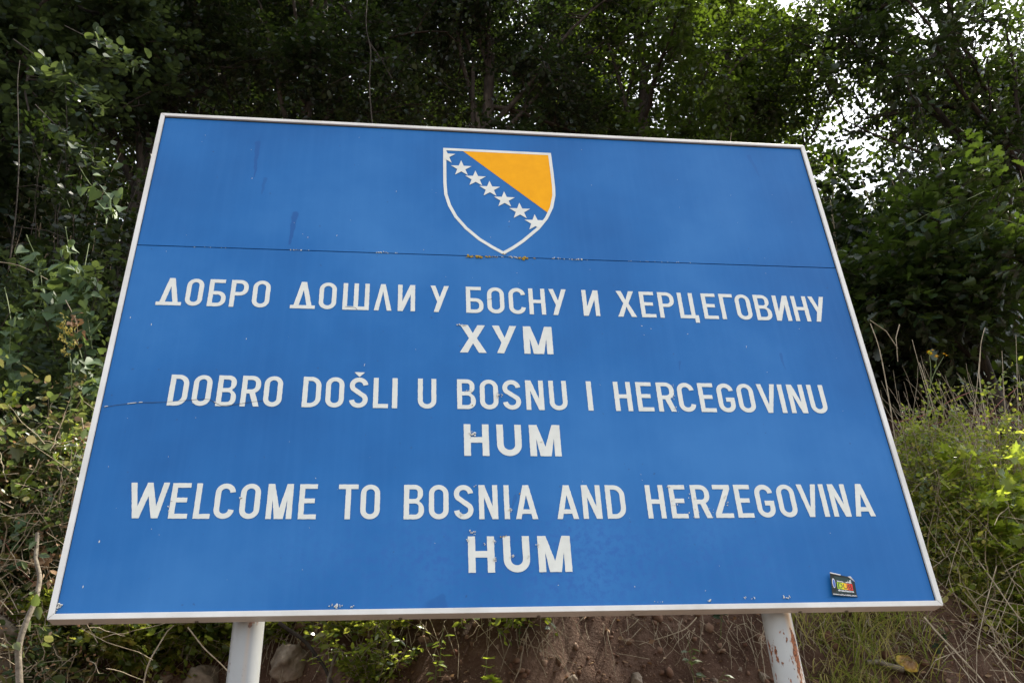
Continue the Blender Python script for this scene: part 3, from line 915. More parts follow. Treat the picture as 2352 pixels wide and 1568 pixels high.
for (x, z, a, b, ang) in [(.502, 2.176, .010, .003, -50), (.802, 1.813, .004, .007, 10), (.939, 1.83, .010, .003, -60), (.158, 1.29, .003, .014, 0), (.063, 1.325, .003, .012, 0), (.575, 1.225, .003, .008, 0), (1.10, 1.10, .002, .022, 12), (2.40, 1.345, .010, .004, 20), (2.443, 1.33, .004, .005, 0), (2.62, 1.305, .006, .003, 0),
                        (3.19, 1.35, .006, .003, 0), (2.30, .55, .003, .003, 0), (.125, .29, .006, .011, 0), (.10, .115, .004, .013, 0), (.31, .34, .003, .003, 0), (1.79, 1.96, .002, .012, 20), (.16, 1.7, .003, .004, 0), (1.22, 2.13, .003, .008, 10), (.478, 2.37, .006, .002, 30), (2.24, 2.23, .004, .004, 0), (2.9, 1.24, .002, .015, 15), (1.9, .10, .004, .004, 0),
                        (2.21, .09, .005, .004, 0), (2.5, .07, .005, .003, 0), (.73, 1.9, .002, .004, 0), (1.0, 1.93, .003, .002, 0), (1.36, 1.76, .003, .006, 0), (3.0, 2.2, .002, .006, 20), (2.7, 2.1, .003, .003, 0), (3.3, .9, .003, .003, 0)] + \
        [(rg.uniform(.1, 3.4), rg.uniform(.1, 2.5), rg.uniform(.0015, .003), rg.uniform(.0015, .005), rg.uniform(-30, 30)) for _ in range(60)]:
    m = Matrix.Translation(Vector((x - SX, -0.0022, z + SZ)) - sign.location) @ Matrix.Rotation(math.radians(ang), 4, 'Y')
    n = 6
    vv = [bm.verts.new(m @ Vector((a / 2 * math.cos(k) * rg.uniform(.6, 1.2), 0, b / 2 * math.sin(k) * rg.uniform(.6, 1.2)))) for k in [2 * math.pi * i / n for i in range(n)]]
    bm.faces.new(vv)
me = bpy.data.meshes.new('paint_chips'); bm.to_mesh(me); bm.free()
o = link('paint_chips', me, M['chip'], sign); o['kind'] = 'stuff'

# ---------------------------------------------------------------- sticker on the board
SB = Vector((3.025 - SX, 0, 0.036 + SZ))


def S(u, v):
    """point on the peeling sticker, u right, v up in 0..1, with outward lift"""
    x = 0.002 + 0.112 * u + 0.004 * v * (1 - u) + 0.006 * v
    z = 0.004 - 0.006 * u + v * (0.092 - 0.010 * u)
    lift = 0.003 + 0.016 * (1 - u) ** 1.6 * (0.7 + 0.3 * math.sin(v * 3.1)) + 0.006 * max(0, v - .8) * (1 - u) * 5 + 0.004 * max(0, .12 - v) / .12
    return Vector((x, -lift, z))


def sticker_print(outs_or_me, off, mat, name, parent):
    me = outs_or_me
    for vtx in me.vertices:
        u, v = vtx.co.x, vtx.co.z
        p = S(u, v); vtx.co = p + Vector((0, -off, 0))
    return link(name, me, mat, parent)


def flat(outs, sub=8):
    """flat triangulated sheet cut fine enough to follow the bend"""
    bm = bmesh.new()
    for o in outs:
        bm.faces.new([bm.verts.new((x, 0, z)) for x, z in o])
    for i in range(1, 24):
        geom = bm.verts[:] + bm.edges[:] + bm.faces[:]
        bmesh.ops.bisect_plane(bm, geom=geom, plane_co=(i / 24, 0, 0), plane_no=(1, 0, 0))
    me = bpy.data.meshes.new('print'); bm.to_mesh(me); bm.free(); return me


def rect(x0, z0, x1, z1): return [(x0, z0), (x1, z0), (x1, z1), (x0, z1)]


M['st_back'] = noisy('sticker_ground', [(0.3, (0.006, 0.010, 0.010)), (0.7, (0.015, 0.026, 0.025))], 60, 0.4, 0.25, 0.05)
M['st_white'] = simple('sticker_white', (0.8, 0.8, 0.8), 0.35, 0.5)
M['st_blue'] = simple('sticker_blue', (0.03, 0.10, 0.42), 0.35, 0.5)
M['st_teal'] = simple('sticker_teal', (0.015, 0.04, 0.036), 0.45, 0.25)
cols = [(0.36, 0.55, 0.04), (0.50, 0.60, 0.04), (0.80, 0.62, 0.02), (0.85, 0.42, 0.03), (0.80, 0.10, 0.03), (0.75, 0.03, 0.02)]
stk = empty('peeling_sticker', SB)
tag(stk, 'small dark sticker with a green, yellow and red block, peeling at the lower right', 'sticker')
gu, gv_ = 26, 20
V = [S(i / gu, j / gv_) for j in range(gv_ + 1) for i in range(gu + 1)]
V += [p + Vector((0, 0.0006, 0)) for p in V]
nn_ = (gu + 1) * (gv_ + 1)
F = []
for j in range(gv_):
    for i in range(gu):
        if i > gu - 6 and j > gv_ - 5 and (i - (gu - 6)) + (j - (gv_ - 5)) > 4: continue   # folded-over corner
        a = j * (gu + 1) + i
        F.append((a, a + 1, a + gu + 2, a + gu + 1)); F.append((nn_ + a + gu + 1, nn_ + a + gu + 2, nn_ + a + 1, nn_ + a))
link('film', np_mesh('film', [tuple(v) for v in V], F), M['st_back'], stk)
# rolled top edge and folded corner showing the white paper side
rl = [S(u, 0.985) + Vector((0, -0.0015, 0.001)) for u in np.linspace(0.0, 0.44, 8)]
tubes('curled_edge', [([tuple(p) for p in rl], 0.0026, 0.0022, 8)], M['st_white'], stk)
c0, c1, c2 = S(0.74, 1.0), S(1.0, 0.78), S(0.86, 0.86)
cv = [c0 + Vector((0, -.001, 0)), c1 + Vector((0.003, -.001, -.002)), c2 + Vector((0.004, -.008, .004)), c0 + Vector((0.012, -.004, -.001))]
link('folded_corner', np_mesh('folded_corner', [tuple(v) for v in cv], [(0, 1, 2), (0, 2, 3)]), M['st_white'], stk)
sticker_print(flat([rect(.17, .17, .90, .90)]), .0004, M['st_teal'], 'print', stk)
bx0, bx1 = .25, .88
for i, cc in enumerate(cols):
    a = bx0 + (bx1 - bx0) * i / 6; b = bx0 + (bx1 - bx0) * (i + 1) / 6
    mm = simple('sticker_stripe', cc, 0.5, 0.2)
    sticker_print(flat([rect(a, .33, b, .64)]), .0008, mm, 'print', stk)
ring = [(.115 + .065 * math.cos(t_), .56 + .22 * math.sin(t_)) for t_ in np.linspace(0, 2 * math.pi, 28, endpoint=False)]
sticker_print(flat([ring]), .0008, M['st_white'], 'print', stk)
ring = [(.120 + .048 * math.cos(t_), .55 + .185 * math.sin(t_)) for t_ in np.linspace(0, 2 * math.pi, 28, endpoint=False)]
sticker_print(flat([ring]), .0012, M['st_blue'], 'print', stk)


def text_me(txt, x0, x1, z0, z1, bold=0.0):
    cu = bpy.data.curves.new('t', 'FONT'); cu.body = txt; cu.offset = bold
    ob = bpy.data.objects.new('t', cu); me = bpy.data.meshes.new_from_object(ob)
    bpy.data.objects.remove(ob); bpy.data.curves.remove(cu); me.materials.clear()
    co = np.array([v.co[:] for v in me.vertices]); lo, hi = co.min(0), co.max(0)
    for v in me.vertices:
        x = x0 + (v.co.x - lo[0]) / (hi[0] - lo[0]) * (x1 - x0); z = z0 + (v.co.y - lo[1]) / (hi[1] - lo[1]) * (z1 - z0)
        v.co = (x, 0, z)
    return me


for (txt, x0, x1, z0, z1, b, mt, off) in [('CULTURE', .25, .86, .67, .83, .03, 'st_white', .0008), ('DUB', .29, .85, .365, .60, .0, 'st_teal', .0012), ('dreadazine', .26, .90, .225, .315, .02, 'st_white', .0008), ('www.culturedub.com', .03, .97, .03, .12, .0, 'st_white', .0006)]:
    sticker_print(text_me(txt, x0, x1, z0, z1, b), off, M[mt], 'print', stk)

# ------------------------------------------------------------------ vegetation generators
def spray(rng, starts, dirs, lens, nl, lsize, up=0.75, droop=0.25, ang=0.9, jit=0.35):
    """twigs with alternate leaves; returns leaf arrays and twig polylines"""
    n = len(starts)
    dirs = nrm(dirs)
    P, T, N, Sz = [], [], [], []
    tw = []
    upv = np.array([0, 0, 1.0])
    side0 = nrm(np.cross(dirs, upv) + rng.normal(0, .15, (n, 3)))
    for k in range(nl):
        f = (k + 0.6) / nl
        pos = starts + dirs * (lens * f)[:, None]
        pos[:, 2] -= droop * lens * f * f
        sg = 1 if k % 2 else -1
        d = nrm(dirs * (1 - ang * 0.5) + sg * side0 * ang + rng.normal(0, jit, (n, 3)) * 0.6)
        d[:, 2] -= 0.15
        if k == nl - 1: d = dirs + rng.normal(0, .2, (n, 3))
        P.append(pos + d * 0.01); T.append(d)
        nv = upv * up + rng.normal(0, jit, (n, 3)); N.append(nv)
        Sz.append(lsize * rng.uniform(.45, 1.25, n))
    q = np.linspace(0, 1, 4)
    for i in range(n):
        pts = starts[i] + dirs[i] * (lens[i] * q)[:, None]
        pts[:, 2] -= droop * lens[i] * q * q
        tw.append(pts)
    return np.concatenate(P), np.concatenate(T), np.concatenate(N), np.concatenate(Sz), tw


def lerp_poly(poly, t):
    n = len(poly) - 1
    i = min(n - 1, int(t * n)); f = t * n - i
    return poly[i] * (1 - f) + poly[i + 1] * f


def tree(name, label, base, top, r0, crown, nlimb, nsub, ntwig, nleaf, lsize, kind, leafm, seed, bark='bark', twl=0.55, group=None, low=0.3, cat='tree', up=0.75, limb_r=0.32, skip=None, jit=0.35):
    rng = np.random.default_rng(seed)
    gz = hill(base[0], base[1]) - 0.15
    root = empty(name, (base[0], base[1], gz))
    tag(root, label, cat, group)
    O = np.array(root.location)
    b = np.array([base[0], base[1], gz]); tp = np.array(top, float)
    tk = wobble(b, tp, 9, 0.09, rng)
    trunk = tubes('trunk', [(tk - O, r0, r0 * 0.25, 12)], M[bark], root)
    cc, cr = np.array(crown[:3], float), np.array(crown[3:], float)
    A, B_, C_l = [], [], []
    twst, twdr = [], []
    subl = []
    for i in range(nlimb):
        t0 = low + (0.98 - low) * (i + rng.uniform(0, 1)) / nlimb
        s = lerp_poly(tk, t0)
        for _ in range(20):
            d = rng.normal(0, 1, 3); d /= np.linalg.norm(d)
            e = cc + d * cr * rng.uniform(0.55, 0.95)
            if np.dot((e - s)[:2], (e - cc)[:2]) > -0.2: break
        L = np.linalg.norm(e - s)
        poly = wobble(s, e, 8, L * 0.022, rng, sag=L * 0.06)
        tubes('limb', [(poly - O, max(.012, r0 * limb_r), 0.008, 7)], M[bark], root)
        for j in range(nsub):
            tt = rng.uniform(.22, 1.0)
            ps = lerp_poly(poly, tt)
            ld = nrm(poly[-1] - poly[0])
            sd = nrm(ld * 0.6 + rng.normal(0, .75, 3) * np.array([1, 1, .6]))
            sl_ = rng.uniform(.5, 1.3) * (0.3 + 0.16 * L)
            pe = ps + sd * sl_
            sp_ = wobble(ps, pe, 5, sl_ * .04, rng, sag=sl_ * .05)
            subl.append((sp_ - O, 0.012, 0.004, 4))
            for k in range(ntwig):
                q = lerp_poly(sp_, rng.uniform(.05, 1.0))
                td = nrm(sd * .6 + rng.normal(0, .8, 3) * np.array([1, 1, .45]))
                if skip is not None and skip(q): continue
                twst.append(q); twdr.append(td)
    if subl: tubes('branches', subl, M[bark], root)['kind'] = 'stuff'
    twst = np.array(twst); twdr = np.array(twdr)
    P, T, N, Sz, tw = spray(rng, twst, twdr, rng.uniform(.5, 1.2, len(twst)) * twl, nleaf, lsize, up=up, jit=jit)
    leaf_cloud('leaves', P - O, T, N, Sz, kind, leafm, root, rng=rng, curl=.3)['kind'] = 'stuff'
    tubes('twigs', [(t_ - O, 0.0035, 0.0015, 3) for t_ in tw[::2]], M[bark], root)['kind'] = 'stuff'
    return root


def bush(label, base, height, radius, nstem, ntwig, nleaf, lsize, kind, leafm, seed, stemm='dry_stem', name='shrub', cat='shrub', twl=0.3, lean=(0, -0.2, 0), group=None, up=0.6, jit=0.45, zoff=0.0, sr=0.008, bare=0.15):
    rng = np.random.default_rng(seed)
    gz = hill(base[0], base[1]) - 0.03 + zoff
    root = empty(name, (base[0], base[1], gz))
    tag(root, label, cat, group)
    lines = []; st, dr = [], []
    for i in range(nstem):
        a = rng.uniform(0, 2 * math.pi); rr = radius * math.sqrt(rng.uniform(0, 1))
        e = np.array([math.cos(a) * rr, math.sin(a) * rr, height * rng.uniform(.55, 1.05)]) + np.array(lean) * height
        s = np.array([math.cos(a) * rr * .3, math.sin(a) * rr * .3, 0])
        p = wobble(s, e, 9, height * .035, rng)
        lines.append((p, sr, sr * .35, 5))
        for k in range(ntwig):
            t_ = rng.uniform(bare, 1.0)
            q = lerp_poly(p, t_)
            st.append(q); dr.append(nrm(np.array([rng.normal(0, 1), rng.normal(0, 1) - .2, rng.normal(.25, .5)])))
    tubes('stems', lines, M[stemm], root)['kind'] = 'stuff'
    st = np.array(st); dr = np.array(dr)
    P, T, N, Sz, tw = spray(rng, st, dr, rng.uniform(.4, 1.2, len(st)) * twl, nleaf, lsize, up=up, jit=jit)
    leaf_cloud('leaves', P, T, N, Sz, kind, leafm, root, rng=rng, curl=.3)['kind'] = 'stuff'
    tubes('twigs', [(t_, 0.0022, 0.001, 3) for t_ in tw[::2]], M[stemm], root)['kind'] = 'stuff'
    return root


# ------------------------------------------------------------------ trees
D_, L_, O_ = M['leaf_dark'], M['leaf_light'], M['leaf_oak']
FT = 'trees rising on the slope behind the sign'


def gap(q):
    """hollows in the oak crowns: capsule shaped volumes with few twigs"""
    k = 0.0
    q = Vector(q)
    for a, b, r in HOLLOWS:
        ab = b - a
        t_ = max(0.0, min(1.0, (q - a).dot(ab) / ab.length_squared))
        e = ((q - a - ab * t_).length / r) ** 2
        if e < 1: k = max(k, .66 * (1 - e * .6))
    return random.random() < k


random.seed(5)
HOLLOWS = [(at(gx, gy, 2.6), at(gx, gy, 7.5), r_) for gx, gy, r_ in [(1960, 330, .55), (1905, 430, .5), (1790, 5, .5), (2020, 255, .6), (1960, 200, .4), (2230, 60, .45), (2265, 130, .42), (2130, 230, .4), (2060, 560, .25), (1760, 260, .25), (2100, 60, .3)]]
# near row; crowns are placed along sight lines, each at its own depth and with its own thickness


def cr(px, py, Y, rx, ry, rz):
    p = at(px, py, Y)
    return (p.x, p.y, p.z, rx, ry, rz)


def near(name, lab, base, c, lean, *a, **k):
    tree(name, lab, base, (c[0] * lean + base[0] * (1 - lean), c[1], c[2] + c[5] * .8), k.pop('r0', .13), c, *a, **k)


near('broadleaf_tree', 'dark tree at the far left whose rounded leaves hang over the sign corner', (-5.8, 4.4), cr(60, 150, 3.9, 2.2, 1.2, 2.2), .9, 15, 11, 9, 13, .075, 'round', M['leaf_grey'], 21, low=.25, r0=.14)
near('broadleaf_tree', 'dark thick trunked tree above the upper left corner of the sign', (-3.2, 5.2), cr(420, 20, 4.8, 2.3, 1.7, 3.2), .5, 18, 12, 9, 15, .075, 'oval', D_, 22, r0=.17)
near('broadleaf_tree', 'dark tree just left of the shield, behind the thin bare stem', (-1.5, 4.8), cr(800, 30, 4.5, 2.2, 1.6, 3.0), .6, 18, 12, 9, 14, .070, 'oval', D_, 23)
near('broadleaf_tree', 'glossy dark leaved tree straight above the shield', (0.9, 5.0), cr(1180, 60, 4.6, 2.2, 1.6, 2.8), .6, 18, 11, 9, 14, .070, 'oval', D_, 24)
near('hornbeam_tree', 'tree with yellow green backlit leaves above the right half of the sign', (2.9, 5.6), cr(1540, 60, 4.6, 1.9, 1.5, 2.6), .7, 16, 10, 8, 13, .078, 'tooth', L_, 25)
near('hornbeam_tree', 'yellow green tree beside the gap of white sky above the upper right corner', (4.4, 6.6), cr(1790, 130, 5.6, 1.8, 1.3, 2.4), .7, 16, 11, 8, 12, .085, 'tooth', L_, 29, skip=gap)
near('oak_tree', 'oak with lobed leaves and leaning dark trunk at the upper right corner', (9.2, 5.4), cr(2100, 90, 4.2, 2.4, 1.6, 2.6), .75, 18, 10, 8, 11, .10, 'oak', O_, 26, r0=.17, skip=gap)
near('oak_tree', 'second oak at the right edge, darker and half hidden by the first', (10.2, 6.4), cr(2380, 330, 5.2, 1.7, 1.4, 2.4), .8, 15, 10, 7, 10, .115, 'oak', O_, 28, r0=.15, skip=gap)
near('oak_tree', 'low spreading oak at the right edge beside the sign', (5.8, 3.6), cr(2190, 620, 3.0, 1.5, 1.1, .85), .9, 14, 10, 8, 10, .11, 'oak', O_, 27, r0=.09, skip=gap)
near('forest_tree', 'slender dark tree just behind the right frame below the sky gap', (4.6, 5.0), cr(2000, 720, 4.6, 1.1, 1.0, 1.4), .9, 14, 10, 8, 10, .09, 'oval', D_, 30, r0=.08)
# middle row
mid = [(-9.0, 8, 2.8, 15, 'leafy tree standing deep in shade beyond the left edge'), (-6.0, 8.8, 2.8, 15, 'tall shaded tree behind the upper left corner of the sign'), (-3.0, 9.4, 2.6, 14.5, 'tall dark tree deeper in the wood, left of the shield'),
       (0.0, 9.0, 2.8, 14, 'tall dark tree deeper in the wood, behind the shield'), (3.0, 9.6, 2.6, 13.5, 'tall dark tree deeper in the wood, right of the shield'), (6.6, 9.8, 2.4, 8.5, 'short tree behind the backlit ones on the right'), (10.6, 8.8, 2.6, 7.5, 'shaded tree behind the oaks at the right edge')]
for i, (x, y, r, h, lab) in enumerate(mid):
    g_ = hill(x, y)
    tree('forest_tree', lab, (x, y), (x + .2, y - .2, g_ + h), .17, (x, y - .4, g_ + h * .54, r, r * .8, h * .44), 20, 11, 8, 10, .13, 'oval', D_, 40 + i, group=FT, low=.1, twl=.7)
far = [(-15, 15, 4.0, 15, 'far tree at the left end of the wood'), (-9.5, 16, 4.2, 16, 'far tree in the wood behind the left edge of the board'), (-4.5, 16, 4.2, 12.5, 'far tree in the wood behind the left half'), (0.5, 17, 4.2, 12, 'far tree in the wood behind the middle'), (4.6, 16.5, 3.2, 10, 'far tree in the wood right of the middle'), (17.5, 15, 4.0, 7, 'far tree at the right end of the wood')]
for i, (x, y, r, h, lab) in enumerate(far):
    g_ = hill(x, y)
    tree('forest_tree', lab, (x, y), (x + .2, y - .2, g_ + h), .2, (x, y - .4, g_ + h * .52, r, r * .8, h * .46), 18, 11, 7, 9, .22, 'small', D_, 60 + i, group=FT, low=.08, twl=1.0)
# the wood beyond, one mass of foliage
rng = np.random.default_rng(31)
n = 60000
x = rng.uniform(-36, 44, n); y = rng.uniform(20, 30, n)
hh_ = np.where(x < -9, 12.0, np.where(x < 3.5, 9.0, 3.5)) + 2 * np.sin(x * .8) + np.sin(x * 2.1)
z = np.interp(y, [15, 30, 60], [11.2, 17, 24]) + rng.uniform(0, 1, n) * hh_
P = np.stack([x, y, z], 1) + rng.normal(0, .3, (n, 3))
wd = leaf_cloud('far_wood', P, rng.normal(0, 1, (n, 3)), np.array([0, 0, 1]) + rng.normal(0, .5, (n, 3)), rng.uniform(.3, .6, n), 'small', D_, rng=rng)
tag(wd, 'distant wood higher up the slope reading as one dark mass', 'wood', kind='stuff')

# ------------------------------------------------------------------ undergrowth
def on_ground(px, py):
    """where the sight line of a photo pixel meets the ground"""
    y = 0.3
    while y < 14:
        p = at(px, py, y)
        if p.z < hill(p.x, p.y): return p
        y += 0.02
    return p


UG = M['leaf_mix']
ug = [
    # label, pixel of its middle, depth, height, radius, stems, twigs, leaves, size, leaf, material
    ('thick bramble at the lower left beside the sign frame', (130, 1130), 1.75, .9, .55, 22, 22, 9, .050, 'tooth', UG),
    ('leafy hazel shoots at the left edge under the hanging vines', (20, 1060), 1.9, 1.1, .6, 22, 22, 9, .062, 'tooth', UG),
    ('sunlit tangle of small leaves at the lower left edge', (10, 1300), 1.75, .7, .45, 20, 10, 6, .055, 'vine', UG),
    ('small leaved bush against the lower left frame corner', (150, 1330), 1.65, .45, .35, 20, 9, 6, .045, 'oval', UG),
    ('low leafy bush at the bottom left corner by the sapling', (150, 1500), 1.6, .3, .35, 14, 8, 6, .055, 'tooth', UG),
    ('dark shrub under the vines left of the sign', (170, 900), 2.3, 1.2, .5, 22, 20, 8, .065, 'tooth', M['leaf_grey']),
    ('dark thicket behind the vines at the left edge', (40, 760), 2.9, 2.0, .9, 26, 22, 10, .062, 'heart', M['leaf_grey']),
    ('dark shrub filling the gap beside the upper left corner of the sign', (260, 520), 3.4, 2.6, .9, 26, 22, 10, .065, 'oval', D_),
    ('dense sunlit bush of small leaves right of the sign', (2150, 1195), 2.0, .8, .5, 26, 26, 10, .034, 'oval', M['leaf_small']),
    ('bright bush at the right edge with broad lime leaves', (2310, 1150), 1.8, .7, .45, 16, 14, 7, .085, 'vine', M['leaf_lime']),
    ('twiggy bush close behind the right frame of the sign', (2080, 1085), 2.15, .8, .45, 24, 24, 10, .032, 'oval', M['leaf_small']),
    ('tall twiggy bush of the right thicket, under the dry canes', (2230, 1060), 2.3, .9, .6, 28, 24, 9, .034, 'oval', M['leaf_small']),
    ('leafy bush at the right edge above the lime leaves', (2350, 1065), 2.4, .9, .5, 24, 20, 9, .038, 'oval', M['leaf_small']),
    ('shaded bush low at the right edge above the bare soil', (2290, 1320), 1.75, .4, .42, 16, 13, 8, .042, 'tooth', M['leaf_small']),
    ('leafy tangle right beside the lower right frame corner', (2200, 1225), 1.85, .4, .35, 18, 13, 9, .034, 'oval', M['leaf_small']),
]
for i, (lab, (px, py), Y, h, r, ns, nt, nl, ls, kd, mt) in enumerate(ug):
    p = at(px, py, Y)
    g_ = hill(p.x, p.y)
    hgt = max(h, (p.z - g_) + h * .45)
    bush(lab, (p.x, p.y), hgt, r, ns, nt, nl, ls, kd, mt, 100 + i, lean=(0, -.12, 0), stemm='bark' if mt in (D_, M['leaf_grey']) else 'dry_stem', sr=.006)
front = [('ivy mat below the lower left frame corner', (150, 1470), 1.3, .26, .28, 20, 14, 8, .045, 'vine', M['leaf_small']), ('leafy tangle hanging right against the left post', (500, 1480), 1.3, .28, .25, 18, 14, 8, .042, 'tooth', M['leaf_small']),
         ('low leafy strip at the bottom edge between sapling and post', (330, 1540), 1.3, .22, .34, 18, 12, 8, .042, 'vine', M['leaf_small']), ('low herbs at the bottom edge right of the boulder', (860, 1545), 1.3, .14, .3, 14, 9, 7, .035, 'tooth', M['leaf_small']),
         ('bramble under the lower left frame, left part', (240, 1500), 1.45, .32, .32, 20, 14, 8, .048, 'tooth', M['leaf_small']), ('ivy leaved growth under the lower left frame, beside the post', (400, 1500), 1.4, .32, .34, 22, 14, 8, .048, 'vine', M['leaf_small']),
         ('leafy growth between the left post and the boulder top', (620, 1455), 1.5, .2, .22, 10, 12, 7, .045, 'oval', M['leaf_small']), ('green growth hanging under the board right of the boulder', (850, 1450), 1.5, .25, .36, 18, 12, 7, .045, 'tooth', M['leaf_small']),
         ('dark growth under the board below the shield', (1150, 1425), 1.75, .25, .35, 12, 12, 7, .045, 'oval', M['leaf_small'])]
for i, (lab, (px, py), Y, h, r, ns, nt, nl, ls, kd, mt) in enumerate(front):
    p = on_ground(px, py + 30)
    bush(lab, (p.x, p.y), h * 1.15, r, ns, nt, nl, ls, kd, mt, 190 + i, lean=(0, -.3, 0), sr=.003, twl=.18)
back = [(-7.2, 5.4, 'dark understorey shrub furthest left in the wood'), (-5.8, 5.0, 'dark understorey shrub left, behind the rounded leaves'), (-4.5, 4.9, 'dark understorey shrub between vines and board'), (-3.4, 5.0, 'dark understorey shrub just behind the left frame'),
        (3.4, 4.8, 'dark understorey shrub just behind the right frame'), (4.6, 4.6, 'dark understorey shrub behind the tall forked cane'), (5.8, 4.7, 'dark understorey shrub behind the right thicket'), (7.0, 5.0, 'dark understorey shrub at the right edge'), (8.4, 5.4, 'dark understorey shrub beyond the right edge')]
for i, (x, y, lab) in enumerate(back):
    bush(lab, (x, y), 3.0 if i < 4 else 2.7, 1.1, 26, 22, 9, .10, 'oval', D_, 140 + i, twl=.45, bare=.05)
back2 = [(-9.0, 8.2), (-7.0, 7.8), (-5.2, 8.0), (4.4, 7.8), (6.2, 7.6), (8.0, 7.8), (10, 8.2)]
words = ['first', 'second', 'third', 'fourth', 'fifth', 'sixth', 'last']
for i, (x, y) in enumerate(back2):
    bush('%s from the left of the deep shade bushes under the forest trees' % words[i], (x, y), 3.6, 1.4, 24, 22, 9, .13, 'oval', D_, 160 + i, twl=.6, bare=.03, group='bushes in deep shade under the forest trees')
# hidden middle of the bank: a belt of low growth that closes the view under and over the board
bush('low shrub on the bank lip seen just under the board near the left post', (-0.9, 2.35), .7, .8, 20, 12, 7, .05, 'tooth', UG, 130)
bush('low shrub on the bank lip behind the middle of the board', (0.6, 2.4), .8, .9, 20, 12, 7, .05, 'tooth', UG, 131)
bush('low shrub on the bank lip behind the right part of the board', (2.1, 2.4), .8, .8, 20, 12, 7, .05, 'tooth', UG, 132)


# grass
def tuft(label, c, n, length, seed, dry=0.3, spread=.07, name='grass_tuft', lean=-.35):
    rng = np.random.default_rng(seed)
    gz = hill(c[0], c[1])
    root = empty(name, (c[0], c[1], gz)); tag(root, label, 'grass')
    V, F, tn = [], [], []
    for i in range(n):
        bx, by = rng.normal(0, spread, 2)
        bz = hill(c[0] + bx, c[1] + by) - gz - .01
        L = length * rng.uniform(.45, 1.15); d = np.array([rng.normal(0, .55), rng.normal(lean, .35), 1.0]); d /= np.linalg.norm(d)
        sd = np.cross(d, [0, 0, 1]) + rng.normal(0, .2, 3) ; sd /= np.linalg.norm(sd) + 1e-6
        w_ = rng.uniform(.0022, .0045); bend = rng.uniform(.2, .95) * L
        o_ = len(V)
        for k in range(5):
            f = k / 4
            p = np.array([bx, by, bz]) + d * L * f + np.array([d[0] * .5, d[1] * .8, -1]) * bend * f ** 2.4
            ww = w_ * (1 - f ** 1.5) + .0002
            V.append(p + sd * ww); V.append(p - sd * ww)
        F += [(o_ + 2 * k, o_ + 2 * k + 1, o_ + 2 * k + 3, o_ + 2 * k + 2) for k in range(4)]
        tv = rng.uniform(.75, 1) if rng.uniform() < dry else rng.uniform(0, .65)
        tn += [tv] * 4
    o = link('blades', np_mesh('blades', np.array(V), np.array(F), tn), M['grass'], root); o['kind'] = 'stuff'
    return root


gt = [(1960, 1440, 130, .34, 'tall yellow green grass tuft hanging just right of the right post'), (2020, 1450, 110, .30, 'grass tuft under the frame between right post and sticker'), (1900, 1475, 90, .28, 'grass tuft close against the right post'),
      (1900, 1530, 90, .22, 'short grass tuft at the bottom edge right of the right post'), (2085, 1455, 90, .28, 'half dry grass tuft below the lower right frame corner'), (1985, 1525, 70, .22, 'small grass tuft on bare soil left of the mushroom'),
      (2190, 1310, 230, .44, 'long bending grass beside the lower right corner of the sign'), (2250, 1250, 220, .42, 'grass growing among brambles right of the sign'), (2150, 1230, 200, .38, 'grass touching the right frame of the sign'),
      (60, 1180, 120, .45, 'long grass hanging down at the left edge of the photo'), (2300, 1420, 80, .3, 'grass tuft at the right edge above the bare soil')]
for i, (px, py, n, L, lab) in enumerate(gt):
    p = on_ground(px, py)
    tuft(lab, (p.x, p.y), int(n * 1.9), L * 1.1, 200 + i, dry=.45, spread=.085)


# canes and bare stems
def cane(label, pts, r0, r1, mat, name='dry_cane', cat='stem', group=None, side=(), leaves=None):
    P = [np.array(at(*p)) if len(p) == 3 else np.array(p[:3]) for p in pts]
    # smooth
    P = np.array(P)
    n = len(P)
    tt = np.linspace(0, n - 1, 4 * n)
    Q = np.array([[np.interp(t_, range(n), P[:, k]) for k in range(3)] for t_ in tt])
    rr = np.random.default_rng(int(abs(P[0][0]) * 1000) + 3)
    Q += np.cumsum(rr.normal(0, .0025, Q.shape), 0)
    for _ in range(2): Q[1:-1] = (Q[:-2] + 2 * Q[1:-1] + Q[2:]) / 4
    root = empty(name, tuple(Q[0])); tag(root, label, cat, group)
    tubes('stem', [(Q - Q[0], r0, r1, 7)], M[mat], root)
    for sp in side:
        S_ = np.array([np.array(at(*p)) for p in sp]) - Q[0]
        m = len(S_); t2 = np.linspace(0, m - 1, 3 * m)
        S2 = np.array([[np.interp(t_, range(m), S_[:, k]) for k in range(3)] for t_ in t2])
        tubes('side_twig', [(S2, r0 * .6, r1, 6)], M[mat], root)
    if leaves:
        kd, sz, mt, cnt, hang = leaves
        lm = LEAFM[(kd, mt)]
        idx = np.linspace(len(Q) * .25, len(Q) - 1, cnt).astype(int)
        Pl = Q[idx]; T = rr.normal(0, .6, (cnt, 3)) + np.array([0, -.3, -hang]); N = np.array([0, -.6, .6]) + rr.normal(0, .35, (cnt, 3))
        leaf_objects(root, Pl + rr.normal(0, sz * .45, (cnt, 3)), T, N, sz * rr.uniform(.6, 1.15, cnt), lm)
    return root


LEAFM = {}
for kd in ('heart', 'vine', 'oval', 'tooth', 'oak', 'round'):
    for mt in ('leaf_heart', 'leaf_lime', 'leaf_mix', 'leaf_dry', 'leaf_grey'):
        me = one_leaf_mesh(kd); me.materials.append(M[mt]); LEAFM[(kd, mt)] = me

